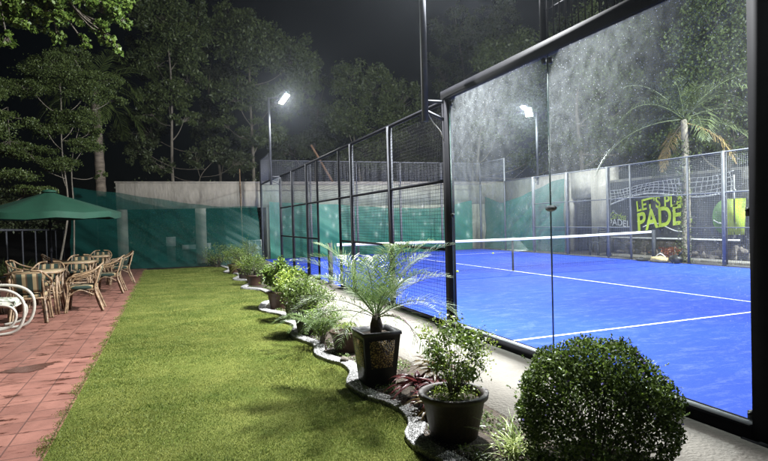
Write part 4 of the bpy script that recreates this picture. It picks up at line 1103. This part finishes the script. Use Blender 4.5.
# -- round dark pot with loose small-leaved shrub
def pot_shrub():
    cx, cy_ = -1.70, .90
    t = thing('potted_shrub', 'wide round dark brown pot with an airy small-leaved shrub, right of the red plants', 'potted plant', (cx, cy_, .02))
    pot_lathe(cx, cy_, .215, .155, .295, M['pot_dark'], t, .02)
    c = np.array([cx+.015, cy_, .575]); r = np.array([.25, .25, .22])
    P, k = shrub_points(c, r, 2600, .4, 70, .13)
    k2 = unit(rng.normal(size=(28, 3))*[1, 1, .6]+[0, 0, .5])*r*1.05+c
    P2 = np.concatenate([q+rng.normal(size=(26, 3))*.028 for q in k2])
    MB().np(leaves(P, .025, .014, .4), 4).build('foliage', M['lf_shrub'], t)
    MB().np(leaves(P2, .02, .011, .5), 4).build('new_leaves', M['lf_yel'], t)
    sm = MB(); stems(sm, (cx, cy_, .26), k[::3], .0035, .001); stems(sm, (cx, cy_, .26), k2, .003, .0009); sm.build('branches', M['bark_pale'], t)
    P = np.array([cx, cy_, .30])+rng.normal(size=(900, 3))*[.085, .085, .02]
    P = P[np.hypot(P[:, 0]-cx, P[:, 1]-cy_) < .19]
    MB().np(leaves(P, .02, .011, .6), 4).build('ground_cover', M['lf_yel'], t)
pot_shrub()

# -- variegated grass clump
def clump_grass(name, cx, cy_, n, L, w, mat, label, cat, droop=1.3, z=.02, spread=.06):
    m = MB()
    for k in range(n):
        a = random.random()*6.283; e = .5+random.random()*1.6
        strap(m, (cx+random.gauss(0, spread), cy_+random.gauss(0, spread), z), (math.cos(a), math.sin(a), e), L*(.6+.6*random.random()), w*(.7+.6*random.random()), droop*(.6+.7*random.random()))
    return tag(m.build(name, mat), label, cat)
clump_grass('variegated_grass', -1.50, .50, 70, .34, .013, M['lf_varieg'], 'clump of yellow striped strap grass between the round pot and the clipped ball', 'plant')

def cordyline(cx, cy_, h, n, L, mat, label):
    t = thing('red_cordyline', label, 'plant', (cx, cy_, .02), 0, 'red leaved plants at the foot of the tall planter')
    MB().tube([(cx, cy_, .015), (cx+.01, cy_, h)], [.011, .008], 6).build('stem', M['bark'], t)
    m = MB()
    for k in range(n):
        a = k*2.4+random.random()*.3; z = h-.05*random.random(); e = 1.1-1.0*(k/n) + .2*random.random()
        strap(m, (cx+.01, cy_, z), (math.cos(a), math.sin(a), .15+e), L*(1.15+.5*random.random()), L*.30, 1.0+.8*random.random(), 6)
    m.build('leaves', mat, t)
cordyline(-1.60, 1.72, .15, 26, .21, M['lf_red'], 'dark red rosette plant at the foot of the tall black planter')
cordyline(-1.50, 1.50, .17, 24, .19, M['lf_red'], 'red leaved plant in the middle of the red group, between planter and round pot')
cordyline(-1.40, 1.78, .24, 22, .2, M['lf_redgr'], 'olive and red leaved plant behind the red rosette, beside the concrete')
cordyline(-1.68, 1.30, .12, 20, .15, M['lf_redgr'], 'low reddish brown plant touching the round pot on its left')
cordyline(-1.62, 1.46, .10, 16, .15, M['lf_red'], 'lowest dark red plant in front of the red group, nearest the kerb')
cordyline(-1.46, 1.28, .2, 18, .16, M['lf_redgr'], 'small bronze plant behind the round pot')
# low bedding between the plants
def bedding():
    n = 16000; y = .0+16.5*rng.random(n)**1.7
    ex = np.interp(y, [e[1] for e in EDGE], [e[0] for e in EDGE])+.16
    x = ex+rng.random(n)*(-1.2-ex); f = np.sin(x*17)+np.sin(y*7+x*4)
    k = f > .1; x, y = x[k], y[k]
    P = np.stack([x, y, .025+.03*rng.random(len(x))], 1)
    return leaves(P, .026, .014, .7)
struct(MB().np(bedding(), 4).build('ground_cover', M['lf_soft']), 'stuff', 'low leafy weeds scattered over the soil of the planting bed', 'ground cover')
for i, (x, y, r_, lab) in enumerate(((-1.74, 1.08, .05, 'small tan stone left of the round pot'), (-1.80, 3.05, .045, 'small grey stone beside the kerb by the brown pot'), (-1.80, .98, .03, 'pebble sized stone at the foot of the round pot'))):
    tag(lump((x, y, .05), (r_, r_, r_*.7), 12, 20+i).build('rock', M['boulder'], None, True), lab, 'stone')

# -- tall square planter with pygmy palm
def tall_planter():
    cx, cy_ = -1.75, 2.24; zt = .50
    t = thing('potted_palm', 'feathery palm in a tall square black planter with a gold woven panel', 'potted plant', (cx, cy_, .02))
    m = MB(); a, b = .125, .178
    def ring(h, z): return [(cx-h, cy_-h, z), (cx+h, cy_-h, z), (cx+h, cy_+h, z), (cx-h, cy_+h, z)]
    vs = ring(a, .02)+ring(b-.01, zt-.03)+ring(b, zt-.03)+ring(b, zt)+ring(b-.022, zt)+ring(b-.03, zt-.05)
    m.add(vs, [(i*4+k, i*4+(k+1) % 4, (i+1)*4+(k+1) % 4, (i+1)*4+k) for i in range(5) for k in range(4)]+[(3, 2, 1, 0)])
    pl = m.build('planter', M['black'], t)
    # woven panels on the faces, following the taper
    sl = (b-.01-a)/(zt-.05)
    g = MB()
    def facepanel(ax):
        z0, z1 = .19, .43; h0 = a+sl*(z0-.02)+.004; h1 = a+sl*(z1-.02)+.004; w0, w1 = h0-.05, h1-.05
        if ax == 0: P = [(cx-w0, cy_-h0, z0), (cx+w0, cy_-h0, z0), (cx+w1, cy_-h1, z1), (cx-w1, cy_-h1, z1)]; nrm = (0, 1, 0)
        else: P = [(cx-h0, cy_+w0, z0), (cx-h0, cy_-w0, z0), (cx-h1, cy_-w1, z1), (cx-h1, cy_+w1, z1)]; nrm = (1, 0, 0)
        return MB().poly(P, .003, nrm)
    facepanel(0).build('woven_panel', M['weave'], pl); facepanel(1).build('woven_panel', M['weave'], pl)
    MB().bb(cx-b+.032, cx+b-.032, cy_-b+.032, cy_+b-.032, zt-.06, zt-.045).build('soil', M['soil'], t)
    MB().tube([(cx, cy_, zt-.05), (cx+.01, cy_, zt+.04), (cx+.01, cy_, zt+.14)], [.05, .058, .03], 10).build('trunk', M['bark_dark'], t)
    base = np.array([cx+.01, cy_, zt+.10])
    spec = []
    for k in range(25):
        a_ = k*2.399; ring_ = k/25
        spec.append((a_, 2.3-2.15*ring_, .62+.16*random.random()))
    for k, (a_, el, L) in enumerate(spec):
        d = (math.cos(a_), math.sin(a_), el)
        L *= 1.28
        mat = M['lf_palmsil'] if k in (5, 8, 11, 13, 16, 19, 21) else M['lf_palm']
        frond(base, d, L, 1.7 if el < .9 else 1.25, .205, 40, .0068, .35, .45, .005).build('frond', mat, t)
    frond(base, (.55, -.55, .35), .5, 2.6, .14, 22, .006, .2, .5).build('frond', leafmat('leaf_purple', (.16, .05, .10), (.3, .12, .2)), t)
tall_planter()

# -- row of round pots along the kerb
def potted(cx, cy_, rt_, rb, h, potmat, crown, leafL, leafW, nleaf, mat, mat2, label, clumps=34, cr=.2, fr=None, strapn=0, strapmat=None, strapL=.3, shell=.45):
    t = thing('potted_plant', label, 'potted plant', (cx, cy_, .02), 0, 'potted plants lined up along the gravel kerb')
    pot_lathe(cx, cy_, rt_, rb, h, potmat, t)
    (ox, oz, rx, rz) = crown; c = np.array([cx+ox, cy_, .02+h+oz])
    P, k = shrub_points(c, (rx, rx, rz), nleaf, shell, clumps, cr)
    P = P[P[:, 2] > .05]
    q = int(len(P)*.65)
    MB().np(leaves(P[:q], leafL, leafW, .4), 4).build('foliage', mat, t)
    P2 = P[q:]; P2 = P2+np.array([0, 0, rz*.25])
    MB().np(leaves(P2, leafL, leafW, .5), 4).build('new_leaves', mat2, t)
    sm = MB(); stems(sm, (cx, cy_, h*.8), k, .007, .0016); sm.build('branches', M['bark_pale'], t)
    if strapn:
        m = MB()
        for _ in range(strapn):
            a = random.random()*6.283; e = .6+1.6*random.random()
            strap(m, (cx+random.gauss(0, .03), cy_+random.gauss(0, .03), h), (math.cos(a), math.sin(a), e), strapL*(.6+.7*random.random()), .014, 1.4*(.5+random.random()))
        m.build('strap_leaves', strapmat, t)
    if fr:
        for kk in range(fr):
            a = kk*2.4+.5; frond((cx, cy_, h+.03), (math.cos(a), math.sin(a), .9), .5+.1*random.random(), 1.8, .12, 24, .005, .3, .4, .004).build('frond', M['lf_palm'], t)
    return t
potted(-1.62, 3.52, .185, .14, .235, M['pot_brown'], (0.0, .03, .14, .05), .02, .012, 500, M['lf_yel'], M['lf_yel'], 'short brown pot with low yellow-green cover, directly behind the tall planter', 16, .3)
tl_ = thing('leafy_clump', 'arching feathery clump spilling over the kerb left of the tall planter', 'plant', (-1.80, 3.95, .02))
P_, k_ = shrub_points((-1.76, 3.95, .36), (.26, .26, .24), 1500, .4, 40, .17)
MB().np(leaves(P_, .026, .013, .4), 4).build('foliage', M['lf_shrub'], tl_)
sm_ = MB(); stems(sm_, (-1.80, 3.95, .02), k_, .004, .0014); sm_.build('branches', M['bark_pale'], tl_)
for kk in range(13):
    a = kk*2.4+.5; frond((-1.80, 3.95, .1), (math.cos(a), math.sin(a), 1.5), .62+.12*random.random(), 2.1, .13, 30, .006, .3, .5, .004).build('frond', M['lf_palm'], tl_)
potted(-1.76, 4.72, .20, .155, .28, M['pot_dark'], (.0, .20, .36, .25), .034, .018, 4200, M['lf_soft'], M['lf_shrub'], 'bushy soft green shrub in a dark pot, second large pot beyond the tall planter', 48, .18)
potted(-1.72, 5.8, .16, .12, .25, M['pot_dark'], (.02, .24, .31, .26), .034, .02, 2800, M['lf_shrub'], M['lf_yel'], 'lime green shrub in a dark pot, between the soft green shrub and the glossy one', 36, .18)
potted(-1.74, 7.02, .19, .14, .30, M['pot_brown'], (.0, .26, .32, .27), .055, .04, 1500, M['lf_shrub'], M['lf_bright'], 'glossy round-leaved shrub in a reddish brown pot where the kerb bulges out', 30, .15)
potted(-1.60, 10.9, .20, .15, .25, M['pot_brown'], (.0, .20, .34, .28), .036, .019, 3200, M['lf_soft'], M['lf_shrub'], 'round fine-leaved shrub in a brown pot, standing alone beyond the glossy shrub', 46, .17)
potted(-1.62, 12.6, .19, .14, .27, M['pot_dark'], (-.02, .1, .22, .14), .03, .015, 500, M['lf_soft'], M['lf_yel'], 'spiky yellow strap-leaved plant in a dark pot near the end of the row', 26, .2, None, 80, M['lf_yel'], .55)
potted(-1.66, 14.6, .2, .15, .27, M['pot_brown'], (.0, .24, .38, .30), .036, .019, 3200, M['lf_soft'], M['lf_shrub'], 'rounded olive green shrub in the last dark pot before the green cloth', 46, .17)
# shrubs growing against the screen
def ground_shrub(x, y, rx, rz, n, mat, label, z=0, L=.05, W=.022, fr=0):
    t = thing('shrub', label, 'shrub', (x, y, 0))
    P, k = shrub_points((x, y, z+rz), (rx, rx, rz), n, .3, 34, .2)
    MB().np(leaves(P, L, W, .4), 4).build('foliage', mat, t)
    sm = MB(); stems(sm, (x, y, 0), k, .012, .003); sm.build('branches', M['bark'], t)
ground_shrub(-1.9, 17.6, .55, .42, 1800, M['lf_soft'], 'pale feathery shrub in front of the green cloth, left of the last pots')
ground_shrub(-.95, 17.2, .50, .48, 1800, M['lf_soft'], 'pale feathery shrub in front of the green cloth, right of the last pots')

# planting behind the railing
for i, (x, y) in enumerate(((-8.3, 11.5), (-8.5, 13.2), (-8.4, 15.1), (-8.2, 17.0), (-8.1, 19))):
    m = MB()
    for k in range(130):
        a = random.random()*6.283; strap(m, (x+random.gauss(0, .35), y+random.gauss(0, .45), -.04), (math.cos(a), math.sin(a), 1.6+random.random()), .8*(.6+.6*random.random()), .022, 1.4*(.5+random.random()))
    tag(m.build('strap_plant', M['lf_mid']), ['clump of arching green leaves behind the railing, nearest the left edge', 'second clump of arching leaves behind the railing', 'middle clump of arching leaves behind the railing', 'fourth clump of arching leaves behind the railing', 'farthest clump of arching leaves behind the railing'][i], 'plant', 'leafy clumps behind the railing')

# ------------------------------------------------------------------ trees
def tree(name, label, base, blobs, leafL, leafW, nleaf_, lmat, bmat, r0=.12, clumps=60, cr=.12, trunk=None, group=None, updir=.3, droopy=False, twigs=True, cat='tree', flat=1.0):
    """blobs: list of (x,y,z,rx,rz)"""
    base = np.array(base, float); nleaf = int(nleaf_*1.7); leafL *= 1.15; leafW *= 1.35; r0 *= .7; clumps = int(clumps*1.05)
    t = thing(name, label, cat, tuple(base), 0, group)
    tot = sum(b[3]**2*b[4] for b in blobs); allP = []
    tk = MB(); topz = max(b[2] for b in blobs)
    path = trunk or [base, base+[random.gauss(0, .15), random.gauss(0, .15), (topz-base[2])*.35], base+[random.gauss(0, .3), random.gauss(0, .3), (topz-base[2])*.7], np.array([blobs[0][0], blobs[0][1], topz-.4])]
    pc = curve(path, 6); rs = [r0*(1-.8*i/(len(pc)-1)) for i in range(len(pc))]
    tk.tube(pc, rs, 8)
    tr_ = tk.build('trunk', bmat, t, True)
    lim = MB()
    for b in blobs:
        c = np.array(b[:3]); r = np.array([b[3], b[3], b[4]]); w = b[3]**2*b[4]/tot; nl = int(nleaf*w); nc = max(8, int(clumps*w))
        P, k = shrub_points(c, r, nl, .35, nc, cr, flat)
        if droopy: P = P-np.abs(rng.normal(size=(len(P), 1)))*np.array([0, 0, b[4]*.12])
        allP.append(P)
        # limb from trunk to the blob, twigs to the clumps
        j = int(np.argmin([np.linalg.norm(p[:2]-c[:2])+abs(p[2]-(c[2]-.9*b[3]))*.9 for p in pc])); s0 = pc[j]
        mid = (s0+c)/2+np.array([0, 0, -.12*np.linalg.norm(c-s0)])
        lim.tube(curve([s0, mid, c], 5), [max(.012, rs[j]*.55*(1-.07*q)) for q in range(11)], 6)
        if twigs:
            for q in k[:min(len(k), 14)]: lim.tube([mid*.3+c*.7, (c+q)/2+[0, 0, .03], q], [rs[j]*.22+.006, rs[j]*.12+.005, .004], 4)
    lim.build('limbs', bmat, t, True)
    P = np.concatenate(allP)
    MB().np(leaves(P, leafL, leafW, updir), 4).build('crown', lmat, t)
    return t
BS = 1.2
def bl(u, v, Y, pw, ph):
    """a blob from where it stands: pixel centre at distance Y with half sizes in pixels"""
    p = atY(u, v, Y); k = (Y-CAM[1])/ray(u, v)[1]/FPX
    return (p[0], Y, p[2], pw*k*BS, ph*k*BS)
# tall background trees beyond the wall, left to right
tree('tall_tree', 'tall grey-green tree rising right of the slender palm trunk, beyond the wall', (atY(176, 184, 26)[0], 26, -.05),
     [bl(165, 18, 26, 30, 22), bl(182, 45, 26, 26, 18), bl(155, 62, 27, 24, 18), bl(190, 78, 26, 20, 14), bl(168, 95, 26, 26, 14), bl(150, 112, 27, 18, 10), bl(185, 118, 26, 16, 9), bl(200, 20, 27, 16, 20)], .17, .06, 15000, M['lf_euc'], M['bark_pale'], .14, 260)
tree('tall_tree', 'broad tree directly behind the far left floodlight, its leaves lit white', (atY(252, 184, 27)[0], 27, -.05),
     [bl(250, 45, 27, 34, 26), bl(295, 60, 27, 24, 24), bl(235, 95, 27, 24, 16), bl(275, 100, 27, 26, 18), bl(225, 125, 27, 16, 13), bl(305, 88, 27, 18, 14), bl(260, 135, 27, 24, 14), bl(232, 18, 28, 22, 14)], .17, .065, 15000, M['lf_euc'], M['bark_pale'], .15, 260)
tree('tall_tree', 'rounded tree right of the far left floodlight, above the fence posts', (atY(355, 184, 27)[0], 27, -.05),
     [bl(350, 80, 27, 22, 20), bl(375, 90, 27, 22, 24), bl(345, 118, 27, 24, 18), bl(385, 130, 27, 24, 18), bl(365, 155, 27, 30, 14), bl(405, 105, 28, 18, 22)], .17, .065, 12000, M['lf_euc'], M['bark_pale'], .14, 240)
tree('tall_tree', 'sparse dark tree seen above the head beam of the near glass', (atY(470, 184, 30)[0], 30, -.05),
     [bl(455, 30, 30, 26, 20), bl(490, 45, 30, 34, 20), bl(440, 75, 30, 20, 20), bl(500, 12, 30, 26, 14), bl(470, 110, 30, 30, 22), bl(430, 130, 30, 24, 20), bl(455, 155, 30, 24, 14)], .18, .07, 8500, M['lf_dark'], M['bark'], .16, 170)
tree('tall_tree', 'low dark tree behind the wall between the two tall trees on the left', (atY(210, 184, 25)[0], 25, -.05),
     [bl(215, 150, 25, 18, 12), bl(196, 160, 25, 14, 10), bl(238, 162, 25, 16, 11), bl(140, 150, 25, 16, 14), bl(158, 165, 25, 16, 9)], .14, .05, 4200, M['lf_dark'], M['bark'], .07, 90)
# right-hand mass, several trees
tree('dense_tree', 'dense tree behind the far right floodlight, seen through dusty glass', (12.6, 24, -.05),
     [bl(510, 60, 24, 34, 26), bl(555, 50, 23, 30, 26), bl(530, 100, 24, 34, 22), bl(575, 95, 23, 28, 20), bl(500, 130, 24, 28, 18), bl(560, 135, 23, 34, 18), bl(535, 160, 24, 30, 12), bl(585, 150, 22, 26, 18)], .16, .07, 22000, M['lf_mid'], M['bark'], .16, 240)
tree('dense_tree', 'largest dense tree above the banner, filling the top of the glass', (15.0, 19, -.05),
     [bl(610, 35, 19, 40, 34), bl(655, 25, 18.5, 40, 34), bl(600, 90, 19, 36, 28), bl(645, 85, 19, 36, 28), bl(615, 135, 19, 36, 20), bl(660, 130, 18.5, 26, 20), bl(690, 60, 18, 30, 30), bl(585, 140, 19.5, 26, 22), bl(640, 150, 19, 34, 16)], .14, .065, 30000, M['lf_mid'], M['bark'], .2, 340)
tree('dense_tree', 'tree at the upper right behind the palm crown, next to the black corner post', (17.0, 13, -.05),
     [bl(715, 30, 13, 44, 40), bl(745, 80, 12.5, 40, 40), bl(700, 90, 14, 40, 34), bl(735, 135, 13, 40, 24), bl(690, 140, 14.5, 30, 18), bl(780, 40, 11.5, 44, 50)], .12, .055, 17000, M['lf_mid'], M['bark'], .2, 300)
tree('tall_tree', 'tall dim tree filling the gap between the first two tall trees', (atY(216, 184, 31)[0], 31, -.05),
     [bl(212, 40, 31, 18, 24), bl(222, 85, 31, 20, 24), bl(206, 120, 31, 18, 20), bl(225, 150, 31, 22, 16), bl(140, 130, 31, 26, 20), bl(130, 60, 31, 18, 26)], .19, .07, 9000, M['lf_dark'], M['bark'], .16, 120)
tree('tall_tree', 'dim lower tree behind the one beside the floodlight', (atY(315, 184, 31)[0], 31, -.05),
     [bl(325, 115, 31, 20, 18), bl(318, 145, 31, 24, 18), bl(290, 150, 31, 24, 16), bl(340, 165, 31, 26, 12), bl(400, 160, 31, 26, 14), bl(315, 80, 31, 16, 18)], .19, .07, 9000, M['lf_dark'], M['bark'], .14, 120)
for i, (u, v, w) in enumerate(((135, 178, 22), (175, 176, 26), (222, 176, 24), (262, 176, 22), (300, 174, 24), (345, 176, 28), (395, 176, 28), (440, 172, 26))):
    ground_shrub(atY(u, v, 23.4)[0], 23.4+.3*(i % 3), w*.048, 1.75+.25*(i % 2), 2600, M['lf_dark'], ['dark bush rising just above the left end of the concrete wall', 'dark bush above the wall below the slender tall tree', 'dark bush above the wall, third from its left end', 'dark bush above the wall left of the far floodlight pole', 'dark bush above the wall right of the far floodlight pole', 'dark bush behind the far mesh left of the leaning pole', 'dark bush behind the far mesh right of the leaning pole', 'dark bush behind the far mesh beside the near glass post'][i], -.05, .13, .07)
# left: slender trees by the railing with flat leafy layers
tree('slender_tree', 'slender pale-stemmed tree with flat leafy layers beside the umbrella', (-6.75, 17.5, -.05),
     [bl(60, 75, 17.5, 30, 9), bl(88, 92, 17.5, 22, 9), bl(30, 88, 17.5, 24, 8), bl(78, 118, 17.5, 24, 8), bl(45, 128, 17.5, 22, 8), bl(85, 146, 17.5, 18, 8), bl(25, 150, 17.5, 24, 8), bl(50, 60, 17.5, 20, 9), bl(60, 165, 17.5, 22, 7), bl(92, 132, 17.5, 12, 7)],
     .055, .025, 26000, M['lf_mid'], M['bark_pale'], .05, 230, .15, trunk=[(-6.75, 17.5, -.05), tuple(atY(68, 210, 17.5)), tuple(atY(62, 150, 17.5)), tuple(atY(61, 100, 17.5)), tuple(atY(58, 68, 17.5))], flat=1.2)
tree('slender_tree', 'thin leaning tree whose bare stem rises just right of the umbrella top', (-6.35, 17.9, -.05),
     [bl(102, 80, 18, 18, 7), bl(112, 100, 18, 14, 5), bl(72, 55, 18, 18, 6), bl(100, 175, 18, 6, 4)],
     .055, .025, 5000, M['lf_mid'], M['bark_pale'], .04, 70, .16, trunk=[(-6.35, 17.9, -.05), tuple(atY(74, 215, 17.9)), tuple(atY(72, 160, 17.9)), tuple(atY(84, 110, 18)), tuple(atY(92, 72, 18))])
tree('slender_tree', 'low spreading tree at the left edge above the railing', (-9.1, 15, -.05),
     [bl(8, 118, 15, 20, 7), bl(0, 175, 15, 30, 7), bl(35, 190, 15.5, 22, 5), bl(10, 145, 15, 20, 6), bl(-25, 130, 15, 30, 14), bl(-30, 90, 15, 30, 16)],
     .06, .027, 13000, M['lf_mid'], M['bark'], .06, 130, .16)
# dark shrubs under the left trees
tree('dark_shrub', 'dark bushy shrub behind the railing at the left', (-10, 21, -.05), [bl(15, 215, 21, 34, 16), bl(-30, 205, 21, 40, 26), bl(48, 222, 22, 20, 10)], .09, .04, 5000, M['lf_dark'], M['bark'], .05, 90, cat='shrub')
# bright overhanging branch, tree rooted left of the picture
tree('overhanging_tree', 'bright green leafy branches hanging into the top left corner', (-10.2, 9.2, -.05),
     [bl(10, 8, 9.5, 24, 16), bl(45, 2, 9.3, 20, 12), bl(75, 6, 9.2, 20, 13), bl(105, 10, 9.0, 19, 11), bl(124, 22, 8.9, 9, 8), bl(108, 36, 8.9, 9, 10), bl(118, 48, 8.9, 6, 7), bl(58, 36, 9.3, 9, 11), bl(30, 24, 9.4, 14, 9), bl(20, -30, 9.4, 50, 26), bl(90, -25, 9.1, 40, 22), bl(-20, 10, 9.5, 24, 22), bl(28, 4, 9.4, 20, 12), bl(92, 22, 9.0, 12, 10), bl(8, 42, 9.4, 12, 10), bl(60, 14, 9.2, 22, 12), bl(120, 8, 8.9, 14, 9), bl(84, 42, 9.0, 8, 8)],
     .072, .036, 21000, M['lf_bright'], M['bark'], .16, 260, .14, trunk=[(-10.2, 9.2, -.05), (-10.0, 9.3, 2.5), (-9.0, 9.4, 4.6), (-7.5, 9.3, 5.6), (-5.4, 9.1, 6.3)])

# palms
def palm(name, label, base, top, r, nf, L, leafL, lw, mat, bmat, droop=1.6, npairs=40, dead=0, shag=0, spec=None):
    base = np.array(base, float); top = np.array(top, float)
    t = thing(name, label, 'palm', tuple(base))
    n = 26; pts = []; rs = []
    for i in range(n+1):
        w = i/n; pts.append(base+(top-base)*w+np.array([.05*math.sin(w*3), 0, 0])); rs.append(r*(1.15-.3*w)*(1+.10*(i % 2))*(1+(.35 if w > .8 else 0)*(w-.8)*5*shag))
    MB().tube(pts, rs, 10).build('trunk', bmat, t)
    for k in range(nf):
        a = k*2.399+.4; el = 1.6-1.9*k/nf
        d = (math.cos(a), math.sin(a), el)
        frond(top, d, L*(.85+.3*random.random()), droop, leafL, npairs, lw, .2, .7, .022).build('frond', mat, t)
    for k in range(dead):
        a = (spec or [k*2.1])[k]
        frond(top-[0, 0, .1], (math.cos(a), math.sin(a), -.3), L*.7, 1.6, leafL*.6, npairs, lw, .0, .9, .02, .3).build('dead_frond', M['dryleaf'], t)
    if shag:
        m = MB()
        for k in range(60):
            w = .45+.5*random.random(); p = base+(top-base)*w; a = random.random()*6.28
            strap(m, p+np.array([math.cos(a), math.sin(a), 0])*r*1.1, (math.cos(a)*.3, math.sin(a)*.3, -1), .5, .08, .2, 3)
        m.build('husks', M['bark_pale'], t)
pt = atY(97, 98, 24)
palm('palm_tree', 'palm with a ringed pale trunk standing left of the concrete wall', (-6.1, 24, -.05), (pt[0]-.1, 24, pt[2]+.3), .19, 19, 3.0, .75, .04, M['lf_mid'], M['bark_trunk'], 2.2, 36, 0, 0)
pr_ = atX(684, 128, 10.75)
palm('palm_tree', 'palm with a vine wrapped trunk in front of the banner', (10.75, 9.72, -.04), (10.75, pr_[1], pr_[2]+.25), .10, 17, 2.8, .66, .022, M['lf_dark'], M['bark_pale'], 1.7, 44, 2, 0, [-1.2, 1.2])
# vine on that trunk
P = np.array([10.7, 9.72, 0])+np.stack([rng.normal(size=1300)*.10, rng.normal(size=1300)*.11, rng.random(1300)**1.3*3.6], 1)
tag(MB().np(leaves(P, .07, .04, .2), 4).build('climbing_vine', M['lf_dark']), 'leafy vine climbing the palm trunk in front of the banner', 'vine')
P = np.array([10.9, 10.4, 0])+np.stack([rng.normal(size=260)*.12, rng.normal(size=260)*.22, .05+rng.random(260)*.35], 1)
tag(MB().np(leaves(P, .09, .05, .2), 4).build('croton_plant', leafmat('leaf_croton', (.2, .04, .02), (.4, .14, .06))), 'small reddish plant by the stone wall right of the far net post', 'plant')

# leaning pole and stick
t = MB().tube([tuple(atY(311, 145, 24)), tuple(atY(352, 215, 24))], [.05, .07], 7)
a_ = atY(311, 145, 24); b_ = atY(352, 215, 24); g_ = a_+(b_-a_)*((a_[2]+.05)/(a_[2]-b_[2]))
tag(MB().tube([tuple(a_), tuple(g_)], [.05, .08], 7).build('leaning_pole', pbr('timber', (.30, .17, .10), .8, 0, .3, 5)), 'bare reddish timber pole leaning behind the far end of the court', 'pole')
tag(MB().tube([tuple(atY(239.5, 169, 20.85)), tuple(atY(243.5, 262, 20.85))], .025, 6).build('wooden_stick', M['rattan']), 'thin wooden stick standing up against the concrete wall, taller than it', 'stick')

# ------------------------------------------------------------------ humid night air
HZ = 0.00055
hz = MB().bb(-92, 92, -92, 92, -1.1, 24.0)
hm, nt, out = newmat('humid_air'); pv = nt.nodes.new('ShaderNodeVolumePrincipled')
pv.inputs['Density'].default_value = HZ; pv.inputs['Color'].default_value = (.82, .9, 1, 1); pv.inputs['Anisotropy'].default_value = 0.86
nt.links.new(pv.outputs[0], out.inputs['Volume'])
ho = hz.build('haze', hm); struct(ho, 'stuff', 'thin humid haze glowing around the lit floodlights', 'haze')
